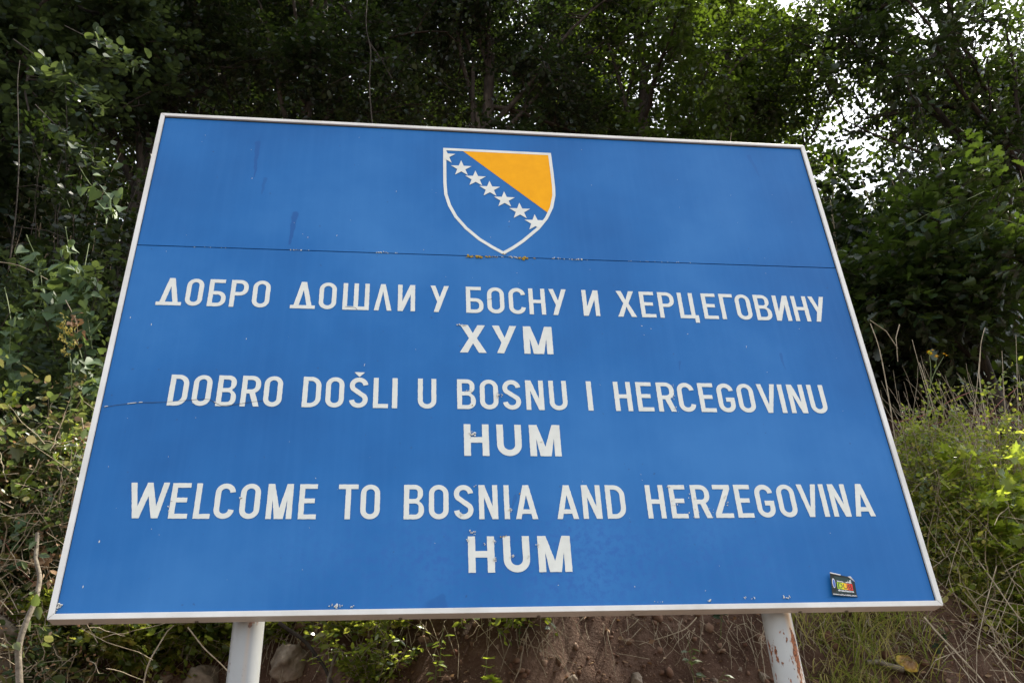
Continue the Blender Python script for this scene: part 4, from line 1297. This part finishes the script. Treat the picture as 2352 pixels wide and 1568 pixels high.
cn = [
    ('forked pale dry cane rising just right of the sign frame', [(2085, 1120, 2.0), (2055, 1010, 1.98), (2040, 900, 1.95), (2018, 800, 1.92), (1998, 742, 1.9)], .0065, .003, 'dry_stem', [[(2066, 745, 1.9), (2058, 775, 1.91), (2062, 830, 1.95)], [(2062, 800, 1.95), (2035, 760, 1.9), (1998, 735, 1.88)]]),
    ('straight dry cane with a frayed tip, tallest on the right', [(2330, 1200, 2.1), (2290, 1090, 2.1), (2260, 960, 2.1), (2245, 860, 2.1), (2250, 790, 2.1), (2262, 755, 2.1)], .0065, .0025, 'dry_stem', [[(2225, 1020, 2.05), (2240, 930, 2.06), (2252, 800, 2.08)]]),
    ('dry reddish cane arching low across the right thicket', [(2060, 970, 1.9), (2130, 950, 1.92), (2200, 910, 1.95), (2240, 895, 2.0)], .004, .002, 'red_stem', []),
    ('thin upright dry stem second from the right edge', [(2320, 1150, 2.1), (2310, 1000, 2.1), (2303, 880, 2.12), (2300, 810, 2.12)], .004, .002, 'dry_stem', []),
    ('thin upright dry stem at the right edge', [(2345, 1150, 2.2), (2340, 1000, 2.2), (2336, 850, 2.2), (2333, 770, 2.2)], .004, .0015, 'dry_stem', []),
    ('short dry stem leaning beside the yellow flowers', [(2175, 1100, 2.0), (2150, 960, 2.0), (2125, 880, 2.0), (2107, 832, 2.0)], .005, .003, 'dry_stem', []),
    ('long reddish stalk bowing down to the right thicket', [(2352, 980, 2.0), (2290, 955, 2.0), (2220, 950, 2.0), (2130, 975, 2.0), (2060, 990, 2.0)], .004, .002, 'red_stem', []),
    ('dry cane crossing the forked cane low on the right', [(2200, 1160, 2.0), (2170, 1050, 2.0), (2140, 930, 2.0), (2100, 780, 2.05)], .004, .002, 'dry_stem', []),
    ('brown cane leaning right through the thicket', [(2180, 1130, 1.95), (2230, 1010, 1.95), (2290, 930, 2.0), (2350, 880, 2.0)], .004, .002, 'red_stem', []),
    ('pale bramble cane falling from the right thicket past the frame corner', [(2165, 1180, 1.7), (2230, 1260, 1.6), (2300, 1360, 1.5), (2352, 1430, 1.45)], .005, .0035, 'dry_stem', []),
    ('long straight dry cane running from the frame corner down to the right edge', [(2120, 1415, 1.4), (2180, 1480, 1.3), (2240, 1540, 1.25), (2280, 1590, 1.2)], .0055, .004, 'dry_stem', []),
    ('lower of two parallel dry canes at the bottom right', [(2170, 1480, 1.35), (2230, 1550, 1.2), (2260, 1590, 1.15)], .0035, .002, 'dry_stem', []),
    ('upper dry cane slanting across the bottom right corner', [(2270, 1480, 1.35), (2310, 1530, 1.25), (2352, 1570, 1.2)], .005, .004, 'dry_stem', []),
    ('thin pale stem leaning left between the bottom right canes', [(2290, 1300, 1.5), (2265, 1380, 1.45), (2245, 1480, 1.4), (2240, 1560, 1.35)], .003, .002, 'dry_stem', []),
    ('thin red shoot drooping under the middle of the board', [(1118, 1425, 1.5), (1130, 1480, 1.42), (1138, 1530, 1.4), (1142, 1580, 1.38)], .003, .002, 'red_stem', []),
    ('thin straight pale stem slanting under the board left of the middle', [(935, 1425, 1.45), (915, 1480, 1.42), (885, 1540, 1.4), (870, 1590, 1.38)], .003, .002, 'dry_stem', []),
    ('thick dark root curving out of the bank right of the left post', [(640, 1430, 1.35), (700, 1470, 1.33), (745, 1530, 1.30), (765, 1590, 1.25)], .011, .008, 'bark', []),
    ('pale broken root stub standing under the board', [(790, 1480, 1.32), (768, 1510, 1.30), (757, 1550, 1.28), (756, 1590, 1.25)], .010, .008, 'bark_pale', []),
    ('pale twig forked under the middle of the board', [(1600, 1415, 1.6), (1575, 1445, 1.58), (1530, 1460, 1.56), (1470, 1480, 1.55)], .0035, .002, 'dry_stem', [[(1580, 1445, 1.58), (1610, 1465, 1.55), (1640, 1500, 1.52)]]),
    ('thin hooked twig lying on the soil below the shield', [(1320, 1425, 1.6), (1340, 1490, 1.5), (1400, 1500, 1.5), (1490, 1515, 1.5)], .003, .0015, 'dry_stem', []),
    ('white trailing root left of the right post', [(1770, 1425, 1.6), (1745, 1460, 1.55), (1750, 1500, 1.52), (1755, 1555, 1.5)], .003, .002, 'dry_stem', []),
    ('dry stalk leaning left behind the left post', [(430, 1440, 1.4), (480, 1500, 1.35), (530, 1550, 1.3)], .004, .003, 'dry_stem', []),
    ('pale dry stalk standing left of the left post', [(330, 1590, 1.3), (345, 1520, 1.3), (380, 1450, 1.35), (400, 1430, 1.35)], .005, .003, 'dry_stem', []),
    ('crooked dry branch reaching left from the frame corner', [(0, 1330, 1.5), (60, 1290, 1.5), (150, 1240, 1.5)], .004, .002, 'dry_stem', []),
    ('thin reddish stem on the soil at the far lower left', [(0, 1225, 1.5), (60, 1330, 1.45), (130, 1370, 1.4)], .003, .002, 'red_stem', []),
    ('dark leafless stem climbing at the left edge of the photo', [(20, 620, 2.2), (35, 480, 2.2), (45, 360, 2.2), (40, 200, 2.25), (48, 140, 2.3)], .006, .003, 'bark', [[(38, 430, 2.2), (80, 425, 2.15), (130, 440, 2.1)], [(30, 520, 2.2), (110, 530, 2.15), (180, 560, 2.1)]]),
    ('thin bare upright stem above the board left of the shield', [(856, 300, 3.2), (846, 200, 3.2), (850, 120, 3.22), (838, 60, 3.25), (843, -30, 3.3)], .007, .005, 'bark', []),
    ('pale curved stem arching across the left edge', [(-20, 600, 2.0), (40, 610, 1.95), (100, 640, 1.9), (120, 660, 1.88)], .003, .002, 'dry_stem', []),
]
for (lab, pts, r0, r1, mt, side) in cn:
    cane(lab, pts, r0, r1, mt, side=side)
# many thin stems nobody would count, in the right thicket
rng = np.random.default_rng(77)
lines = []
for i in range(60):
    px = rng.uniform(2040, 2400); Y = rng.uniform(1.7, 2.3)
    a = np.array(at(px, 1060 - (px - 2040) * .1, Y)); b = a + np.array([rng.normal(0, .14), rng.normal(0, .1), rng.uniform(.25, .75)])
    lines.append((wobble(a, b, 7, .012, rng), .0034, .0012, 4))
for i in range(220):
    px = rng.uniform(2030, 2420); py = rng.uniform(980, 1330); Y = rng.uniform(1.6, 2.6)
    a = np.array(at(px, py, Y)); b = a + np.array([rng.normal(0, .22), rng.normal(0, .15), rng.uniform(-.1, .55)])
    lines.append((wobble(a, b, 6, .012, rng), .0025, .0012, 4))
for i in range(70):
    px = rng.uniform(2130, 2400); py = rng.uniform(1200, 1600); Y = rng.uniform(1.15, 1.6)
    a = np.array(at(px, py, Y)); b = a + np.array([rng.normal(.05, .25), rng.normal(0, .12), rng.uniform(-.3, .4)])
    lines.append((wobble(a, b, 6, .008, rng), .0026, .0012, 4))
for i in range(260):
    px = rng.uniform(-60, 260); py = rng.uniform(1000, 1560); Y = rng.uniform(1.3, 2.2)
    Y = rng.uniform(1.15, 1.8); a = np.array(at(px, py, Y)); b = a + np.array([rng.normal(0, .2), rng.normal(0, .12), rng.uniform(-.25, .30)])
    lines.append((wobble(a, b, 6, .012, rng), .0025, .0012, 4))
for i in range(330):
    px = rng.uniform(200, 2300); p = on_ground(px, rng.uniform(1430, 1500))
    a = np.array(p) + np.array([0, -.02, .06]); b = a + np.array([rng.normal(0, .10), rng.uniform(-.12, 0), rng.uniform(-.35, -.05)])
    lines.append((wobble(a, b, 6, .012, rng), .0022, .001, 4))
tag(tubes('thin_stems', lines, M['dry_stem']), 'tangle of thin dry stems and hanging roots on the bank', 'stems', kind='stuff')

n = 900
px = rng.uniform(-40, 240, n); py = rng.uniform(980, 1560, n)
P = np.array([at(a, b, c) for a, b, c in zip(px, py, rng.uniform(1.2, 1.75, n))])
P = P[[hill(p[0], p[1]) < p[2] for p in P]]
T = rng.normal(0, 1, P.shape); T[:, 2] -= .6
tag(leaf_cloud('withered_leaves', P, T, rng.normal(0, 1, P.shape), rng.uniform(.008, .026, len(P)), 'tooth', M['leaf_dry'], curl=.9, rng=rng), 'withered brown leaves and seed heads caught in the tangle left of the board', 'dry leaves', kind='stuff')

# curved pale sapling, bottom left
cane('curved pale grey sapling trunk at the bottom left corner', [(50, 1620, 1.0), (44, 1540, 1.0), (44, 1480, 1.0), (65, 1420, 1.02), (90, 1385, 1.05), (98, 1330, 1.1), (82, 1285, 1.15), (90, 1230, 1.2)], .017, .010, 'bark_pale', name='sapling', cat='sapling', leaves=('tooth', .06, 'leaf_mix', 10, .2))

# heart leaved vines on the left
vn = [('heart leaved vine hanging lowest between dark shrubs and frame', [(205, 560, 1.75), (190, 640, 1.72), (200, 720, 1.7), (215, 800, 1.68)], 38, .095),
      ('heart leaved vine with the largest leaves, left of the upper frame', [(150, 520, 1.75), (160, 600, 1.72), (150, 680, 1.7), (120, 740, 1.68)], 38, .105),
      ('heart leaved vine near the left edge turning yellow in places', [(60, 540, 1.8), (90, 600, 1.75), (100, 690, 1.72), (60, 760, 1.7)], 38, .085),
      ('heart leaved vine strand with yellow leaves beside the board corner', [(180, 380, 2.0), (210, 430, 1.95), (250, 450, 1.9), (260, 500, 1.88)], 24, .10),
      ('vine at the left edge just above the lit undergrowth', [(10, 660, 1.8), (30, 740, 1.75), (20, 820, 1.72), (40, 900, 1.7)], 38, .085),
      ('vine low beside the frame at the height of the second greeting', [(170, 760, 1.65), (190, 830, 1.62), (215, 860, 1.6), (225, 920, 1.6)], 30, .08)]
for lab, pts, n, sz in vn:
    cane(lab, pts, .003, .0015, 'green_stem', name='vine', cat='vine', leaves=('heart', sz, 'leaf_heart', n, .8))
rv_ = [('spray of rounded grey green leaves at the upper left', [(30, 90, 2.2), (110, 150, 2.1), (200, 210, 2.05), (240, 260, 2.0)], 46, .088, 'round'),
       ('second spray of rounded leaves above the left frame corner', [(150, 60, 2.3), (230, 100, 2.2), (290, 130, 2.1), (330, 160, 2.1)], 40, .085, 'round'),
       ('spray of rounded leaves drooping at the left below the others', [(80, 240, 2.1), (140, 300, 2.0), (200, 360, 2.0), (240, 400, 1.95)], 42, .08, 'round')]
for lab, pts, n, sz, kd in rv_:
    cane(lab, pts, .004, .002, 'bark', name='leafy_branch', cat='branch', leaves=(kd, sz, 'leaf_grey', n, .25))
# lime lit leaves on the right and oak sprays
for lab, pts, n, sz, kd, mt in [('lime green leafy shoot at the lower right edge', [(2300, 1200, 1.6), (2320, 1160, 1.6), (2340, 1120, 1.6)], 10, .11, 'vine', 'leaf_lime'),
                            ('broad lime leaves hanging at the right edge beside the lowest greeting', [(2250, 1150, 1.8), (2290, 1140, 1.8), (2330, 1150, 1.75), (2352, 1160, 1.75)], 10, .09, 'vine', 'leaf_lime'),
                            ('upright leafy weed beside the frame at the height of the second greeting', [(2075, 1060, 1.8), (2085, 1000, 1.8), (2080, 940, 1.8)], 26, .045, 'oval', 'leaf_lime'),
                            ('leafy weed left of the yellow flowers', [(2110, 1100, 1.85), (2105, 1020, 1.85), (2112, 950, 1.85)], 30, .042, 'oval', 'leaf_lime'),
                            ('leafy weed between yellow flowers and tall frayed cane', [(2190, 1100, 1.85), (2185, 1010, 1.85), (2195, 930, 1.85)], 30, .045, 'tooth', 'leaf_lime'),
                            ('leafy bramble shoot crossing the tall frayed cane', [(2230, 1060, 1.8), (2270, 1000, 1.8), (2320, 960, 1.8)], 28, .05, 'oval', 'leaf_lime'),
                            ('sunlit weed low beside the right frame above the grass', [(2110, 1200, 1.6), (2130, 1130, 1.6), (2120, 1070, 1.6)], 30, .045, 'tooth', 'leaf_mix'),
                            ('sunlit weed in the middle of the right thicket', [(2210, 1200, 1.6), (2200, 1130, 1.6), (2215, 1070, 1.6)], 30, .045, 'oval', 'leaf_lime'),
                            ('bramble tip with yellow green leaves on the dry canes', [(2070, 930, 1.95), (2120, 950, 1.95), (2160, 940, 1.95)], 12, .04, 'oval', 'leaf_lime'),
                            ('bramble arch with yellow green leaves at the right edge', [(2200, 870, 2.0), (2260, 900, 2.0), (2310, 860, 2.0), (2350, 890, 2.0)], 14, .05, 'oval', 'leaf_lime'),
                            ('spray of large oak leaves right of the frame', [(2260, 440, 2.4), (2200, 470, 2.3), (2130, 490, 2.2), (2080, 520, 2.2)], 34, .12, 'oak', 'leaf_grey'),
                            ('spray of oak leaves at the right edge under the gap of sky', [(2352, 520, 2.4), (2300, 500, 2.3), (2250, 540, 2.2), (2200, 560, 2.2)], 22, .11, 'oak', 'leaf_grey')]:
    cane(lab, pts, .004, .002, 'green_stem', name='leafy_branch', cat='branch', leaves=(kd, sz, mt, n, .3))


for lab, pts, n, sz in [('dry brown seed spray hanging beside the left frame at the second greeting', [(190, 960, 1.4), (205, 1040, 1.38), (200, 1120, 1.36)], 60, .03), ('dry brown spray lower beside the left frame above the corner', [(165, 1150, 1.4), (160, 1210, 1.38), (150, 1270, 1.37)], 50, .03),
                        ('crumpled dry leaves hanging in the dark thicket left of the board', [(150, 690, 1.6), (175, 750, 1.6), (165, 800, 1.6)], 30, .05), ('dead leaves caught on stems at the bottom left', [(60, 1250, 1.35), (100, 1280, 1.35), (120, 1330, 1.35)], 26, .06)]:
    cane(lab, pts, .003, .0015, 'dry_stem', name='dry_spray', cat='dry plant', leaves=('oval', sz, 'leaf_dry', n, .6))
for lab, pts, n, sz, kd, mt in [('large toothed leaves catching light at the left edge', [(0, 1010, 1.45), (60, 1020, 1.42), (120, 1040, 1.4)], 16, .11, 'vine', 'leaf_mix'), ('yellow green leaves lit by the sun at the lower left edge', [(0, 1090, 1.45), (40, 1110, 1.42), (80, 1120, 1.4)], 16, .08, 'tooth', 'leaf_lime'),
                            ('yellowing shoot catching the sun beside the left frame', [(120, 1060, 1.4), (150, 1020, 1.4), (185, 1000, 1.4)], 22, .055, 'tooth', 'leaf_lime'), ('leafy weed at the left edge at the height of the second greeting', [(10, 960, 1.5), (30, 920, 1.5), (50, 870, 1.5)], 24, .06, 'tooth', 'leaf_lime'),
                            ('ivy shoot with three leaves left of the lower frame', [(20, 1200, 1.35), (50, 1230, 1.33), (60, 1280, 1.32)], 8, .09, 'vine', 'leaf_heart')]:
    cane(lab, pts, .003, .0015, 'green_stem', name='leafy_shoot', cat='plant', leaves=(kd, sz, mt, n, .3))


# seedlings on the soil: leaf objects on a short stem
def seedling(label, px, py, h, n, sz, kd, mt, seed):
    rr = np.random.default_rng(seed)
    p = np.array(on_ground(px, py))
    root = empty('seedling', tuple(p)); tag(root, label, 'plant')
    top = np.array([rr.normal(0, .04), -.10, h])
    q = wobble((0, 0, -.02), top, 6, .006, rr)
    tubes('stem', [(q, .003, .0015, 5)], M['green_stem'], root)
    idx = rr.uniform(.35, 1, n)
    P = np.array([lerp_poly(q, t_) for t_ in idx]) + p
    a = np.linspace(0, 2 * math.pi * 1.62 * n, n)
    T = np.stack([np.cos(a), np.sin(a) * .7 - .3, rr.uniform(-.3, .3, n)], 1); N = np.array([0, -.5, .8]) + rr.normal(0, .25, (n, 3))
    leaf_objects(root, P + T * .012, T, N, sz * rr.uniform(.6, 1.1, n), LEAFM[(kd, mt)])


sd = [(880, 1540, .22, 12, .06, 'oval', 'leaf_mix', 'green seedling on the soil left of the thin slanting stem'), (1010, 1530, .22, 10, .05, 'tooth', 'leaf_lime', 'bright three-part leaved seedling under the board, left of the middle'), (1000, 1565, .15, 8, .045, 'tooth', 'leaf_lime', 'bright seedling at the bottom edge left of the middle'),
      (1590, 1520, .16, 7, .055, 'oval', 'leaf_mix', 'seedling with oval leaves in the middle of the bare soil'), (1600, 1545, .12, 6, .055, 'oval', 'leaf_mix', 'lower seedling on bare soil below the middle one'), (1630, 1560, .08, 5, .05, 'oval', 'leaf_mix', 'seedling at the bottom edge right of the middle'),
      (1130, 1570, .15, 6, .075, 'vine', 'leaf_lime', 'yellow green broad leaved seedling at the bottom edge'), (720, 1500, .35, 16, .055, 'oval', 'leaf_mix', 'leafy shoot just right of the left post'), (700, 1450, .30, 14, .06, 'tooth', 'leaf_mix', 'leafy shoot under the frame right of the left post'),
      (820, 1470, .25, 14, .055, 'tooth', 'leaf_mix', 'leafy shoot under the frame at a pale root stub'), (480, 1480, .25, 14, .055, 'oval', 'leaf_mix', 'leafy shoot left of the left post under the frame'), (420, 1530, .25, 14, .05, 'vine', 'leaf_mix', 'leafy shoot at the bottom left of the left post'),
      (330, 1470, .25, 14, .05, 'oval', 'leaf_mix', 'leafy shoot under the lower left frame'), (240, 1520, .3, 16, .05, 'tooth', 'leaf_mix', 'leafy shoot between sapling and left post'), (180, 1450, .3, 14, .05, 'vine', 'leaf_lime', 'yellow green shoot just below the lower left frame corner'),
      (1650, 1440, .15, 10, .05, 'vine', 'leaf_grey', 'dull green shoot under the frame left of the right post'), (1290, 1440, .15, 8, .05, 'round', 'leaf_lime', 'small bright leaves just under the board right of the middle'), (2170, 1500, .2, 12, .05, 'vine', 'leaf_grey', 'shaded shoot below the lower right frame corner'),
      (1190, 1470, .22, 14, .035, 'oval', 'leaf_grey', 'fine leaved sprig under the middle of the board')]
for i, (px, py, h, n, sz, kd, mt, lab) in enumerate(sd):
    seedling(lab, px, py + 25, h, n, sz, kd, mt, 300 + i)


# ragwort with yellow flowers on the right, goldenrod on the left
M['flower'] = simple('yellow_petals', (0.75, 0.42, 0.02), 0.7, 0.2)
M['florets'] = leaf_mat('pale_yellow_florets', [(0, (0.35, 0.30, 0.08)), (1, (0.6, 0.5, 0.12))], trans=(0.6, 0.5, 0.1), tfac=.3, rough=.7)
rag = cane('ragwort with small yellow flowers rising from the right thicket', [(2120, 1110, 1.9), (2125, 1000, 1.9), (2133, 930, 1.9), (2140, 860, 1.9), (2135, 815, 1.9)], .004, .002, 'green_stem', name='ragwort', cat='flowering plant',
           side=[[(2140, 870, 1.9), (2155, 840, 1.9), (2168, 818, 1.9)], [(2138, 880, 1.9), (2150, 845, 1.9), (2150, 820, 1.9)]], leaves=('tooth', .05, 'leaf_lime', 16, -.2))
fb = bmesh.new()
bmesh.ops.create_icosphere(fb, subdivisions=1, radius=.008)
for v in fb.verts: v.co.z *= .6
for k in range(8):
    a = k * math.pi / 4
    vv = [fb.verts.new((math.cos(a + d_) * r_, math.sin(a + d_) * r_, .002)) for d_, r_ in ((-.25, .006), (-.18, .016), (.18, .016), (.25, .006))]
    fb.faces.new(vv)
fm = bpy.data.meshes.new('flower'); fb.to_mesh(fm); fb.free(); fm.materials.append(M['flower'])
for (px, py) in [(2133, 808), (2142, 804), (2168, 812), (2174, 816), (2151, 818), (2138, 812)]:
    o = bpy.data.objects.new('flower', fm); COL.objects.link(o); o.parent = rag
    o.location = at(px, py, 1.9) - rag.location; o.rotation_euler = (.5, .2, px)
gr = cane('goldenrod spike with pale yellow florets beside the left frame', [(160, 960, 1.55), (165, 880, 1.55), (162, 820, 1.55), (150, 770, 1.55), (145, 725, 1.55)], .005, .002, 'green_stem', name='goldenrod', cat='flowering plant', leaves=('lance', .10, 'leaf_grey', 1, .3) if False else ('tooth', .07, 'leaf_grey', 16, .1))
rng = np.random.default_rng(9)
Pf = []
for (a0, b0) in [((145, 725), (150, 770)), ((148, 760), (125, 730)), ((150, 770), (175, 748)), ((152, 790), (138, 770)), ((155, 800), (178, 785)), ((160, 815), (140, 800))]:
    for k in range(30):
        f = rng.uniform(); Pf.append(np.array(at(a0[0] + (b0[0] - a0[0]) * f, a0[1] + (b0[1] - a0[1]) * f, 1.55)) + rng.normal(0, .007, 3))
Pf = np.array(Pf) - np.array(gr.location)
leaf_cloud('florets', Pf, rng.normal(0, 1, Pf.shape), rng.normal(0, 1, Pf.shape), np.full(len(Pf), .018), 'oval', M['florets'], gr)['kind'] = 'stuff'


# ------------------------------------------------------------------ rocks, mushroom, fallen wood
def rock(label, px, py, size, seed, squash=(1, .8, .8), sink=.35):
    p = on_ground(px, py)
    bm = bmesh.new(); bmesh.ops.create_icosphere(bm, subdivisions=4, radius=1)
    off = Vector((seed * 3.1, seed, 0))
    rr = random.Random(seed)
    planes = [(Vector((rr.gauss(0, 1), rr.gauss(0, 1), rr.gauss(0, 1))).normalized(), rr.uniform(.45, .85)) for _ in range(16)]
    for v in bm.verts:
        c = v.co.copy()
        for nrm_, d_ in planes:
            e = c.dot(nrm_) - d_
            if e > 0: c -= nrm_ * e * .9
        c *= 1 + .16 * noise.fractal(c * 2.2 + off, .8, 2, 6)
        v.co = Vector((c.x * squash[0], c.y * squash[1], c.z * squash[2])) * size
    me = bpy.data.meshes.new('rock'); bm.to_mesh(me); bm.free()
    for q in me.polygons: q.use_smooth = True
    o = link('rock', me, M['rock']); o.location = p + Vector((0, -size * .2, -size * sink + size * .3)); o.rotation_euler = (0, 0, seed)
    tag(o, label, 'rock')


rk = [(665, 1520, .13, 'large pale boulder half buried right of the left post'), (15, 1490, .24, 'big tan boulder at the bottom left corner'), (470, 1560, .12, 'brown boulder left of the left post at the bottom edge'), (1310, 1560, .045, 'pale flat stone at the bottom edge below the shield'),
      (1460, 1562, .05, 'pale elongated stone at the bottom edge right of the middle'), (1240, 1495, .015, 'small pinkish stone on the slope under the middle'), (1640, 1562, .028, 'rounded brown stone at the bottom edge'), (1755, 1555, .045, 'pale jagged stone beside the foot of the view of the right post'),
      (1700, 1540, .03, 'upright tan stone left of the right post'), (380, 1555, .05, 'small boulder between sapling and left post')]
for i, (px, py, s_, lab) in enumerate(rk):
    rock(lab, px, py, s_, 3 + i, squash=(1.25, .8, .75) if i % 2 else (1, .9, .95))
# mushroom
mp_ = on_ground(2078, 1535)
bm = bmesh.new()
prof = [(0, .022), (.02, .021), (.04, .014), (.052, .003), (.050, -.004), (.03, .002), (0, .004)]
n = 24
rows = []
for r_, z_ in prof:
    rows.append([bm.verts.new((r_ * math.cos(2 * math.pi * k / n) * (1.15 + .05 * math.sin(3 * k)), r_ * math.sin(2 * math.pi * k / n), z_ + .004 * math.sin(k * 1.3))) for k in range(n)])
for a, b in zip(rows[:-1], rows[1:]):
    for k in range(n): bm.faces.new((a[k], a[(k + 1) % n], b[(k + 1) % n], b[k]))
me = bpy.data.meshes.new('cap'); bmesh.ops.scale(bm, vec=(1.15, 1.15, 1.15), verts=bm.verts[:]); bmesh.ops.remove_doubles(bm, verts=bm.verts[:], dist=.0005); bm.to_mesh(me); bm.free()
for q in me.polygons: q.use_smooth = True
t = NT('mushroom_cap')
v = t.obj(); sep = t.n('ShaderNodeSeparateXYZ'); t.l(v, sep.inputs[0])
rad = t.math('SQRT', t.math('ADD', t.math('POWER', sep.outputs[0], 2), t.math('POWER', sep.outputs[1], 2)))
c = t.ramp(t.math('ADD', t.math('MULTIPLY', rad, 11.3), t.math('MULTIPLY', t.noise(60, 3, .6, v), .35)), [(.45, (.15, .075, .02)), (.74, (.26, .14, .025)), (.88, (.60, .44, .08))])
p = t.pbr(c, .5, .4); t.l(p.outputs[0], t.out.inputs['Surface'])
mush = empty('mushroom', mp_ + Vector((0, -.04, .02)))
tag(mush, 'brown mushroom cap with a yellow rim on dark soil at the lower right', 'mushroom')
cap = link('cap', me, t.m, mush); cap.rotation_euler = (1.05, .45, 0)
tubes('stalk', [([(0, .01, .0), (0, .04, -.02), (.0, .08, -.04)], .014, .018, 10)], simple('mushroom_stalk', (.45, .36, .2), .7), mush)
# fallen branch
fp = [np.array(on_ground(px, py)) + np.array([0, -.05, .035]) for px, py in ((1985, 1540), (2010, 1538), (2040, 1548), (2070, 1556))]
fb_ = tubes('fallen_branch', [(np.array(fp), .014, .018, 9)], M['bark_pale'])
tag(fb_, 'short pale fallen branch lying on soil left of the mushroom', 'branch')

# leaf litter, small stones and low growth
rng = np.random.default_rng(5)
pts = []
for i in range(5600):
    x = rng.uniform(-3.4, 4.8); y = rng.uniform(1.0, 1.9) if i < 4200 else rng.uniform(1.7, 5)
    pts.append((x, y, hill(x, y) + .012))
pts = np.array(pts)
d = rng.normal(0, 1, pts.shape); d[:, 2] *= .3
lt = leaf_cloud('leaf_litter', pts, d, np.array([0, -.4, 1]) + rng.normal(0, .45, pts.shape), rng.uniform(.008, .042, len(pts)), 'oval', M['leaf_dry'], curl=.6, rng=rng)
tag(lt, 'dry brown leaf litter scattered over the bank', 'leaf litter', kind='stuff')
bm = bmesh.new(); bmesh.ops.create_icosphere(bm, subdivisions=1, radius=1)
iv = np.array([v.co[:] for v in bm.verts]); bm.verts.index_update(); itf = np.array([[v.index for v in f.verts] for f in bm.faces]); bm.free()
nc = 5200
cx = rng.uniform(-3.2, 4.6, nc); cy = rng.uniform(.95, 1.9, nc); cs = rng.choice([.004, .005, .006, .008, .008, .012, .016, .026], nc) * rng.uniform(.7, 1.3, nc)
cp = np.array([(a, b, hill(a, b)) for a, b in zip(cx, cy)]); cp[:, 2] += cs * .2
lv = iv[None] * (1 + rng.normal(0, .16, (nc, len(iv), 1)))
an = rng.uniform(0, 6.3, nc); sc3 = rng.uniform(.6, 1.4, (nc, 1, 3))
lv = lv * sc3
lx = lv[..., 0] * np.cos(an)[:, None] - lv[..., 1] * np.sin(an)[:, None]; ly = lv[..., 0] * np.sin(an)[:, None] + lv[..., 1] * np.cos(an)[:, None]
lv = np.stack([lx, ly, lv[..., 2]], -1) * cs[:, None, None] + cp[:, None, :]
me = np_mesh('soil_crumbs', lv.reshape(-1, 3), (itf[None] + (np.arange(nc) * len(iv))[:, None, None]).reshape(-1, 3))
tag(link('soil_crumbs', me, noisy('soil_clods', [(0.35, (0.10, 0.05, 0.032)), (0.6, (0.2, 0.13, 0.09)), (.75, (.34, .27, .21))], 6, .95, .1)), 'crumbs of soil and small stones on the bank', 'soil', kind='stuff')
# low ground growth on the bank above the cut: small leaves in hummocks
st, dr = [], []
for i in range(5200):
    x = rng.uniform(-6, 7.5); y = rng.uniform(1.75, 3.1)
    if noise.noise(Vector((x * 1.4, y * 1.4, 8))) < -.15: continue
    st.append((x, y, hill(x, y) + rng.uniform(0, .22))); dr.append((rng.normal(0, .6), rng.normal(-.3, .6), rng.uniform(.2, 1)))
st = np.array(st); dr = np.array(dr)
P, T, N, Sz, tw = spray(rng, st, dr, rng.uniform(.1, .28, len(st)), 6, .042, up=.6, jit=.4)
lg = leaf_cloud('ground_cover', P, T, N, Sz, 'oval', UG, rng=rng)
tag(lg, 'low green ground cover on the slope above the cut bank', 'ground cover', kind='stuff')
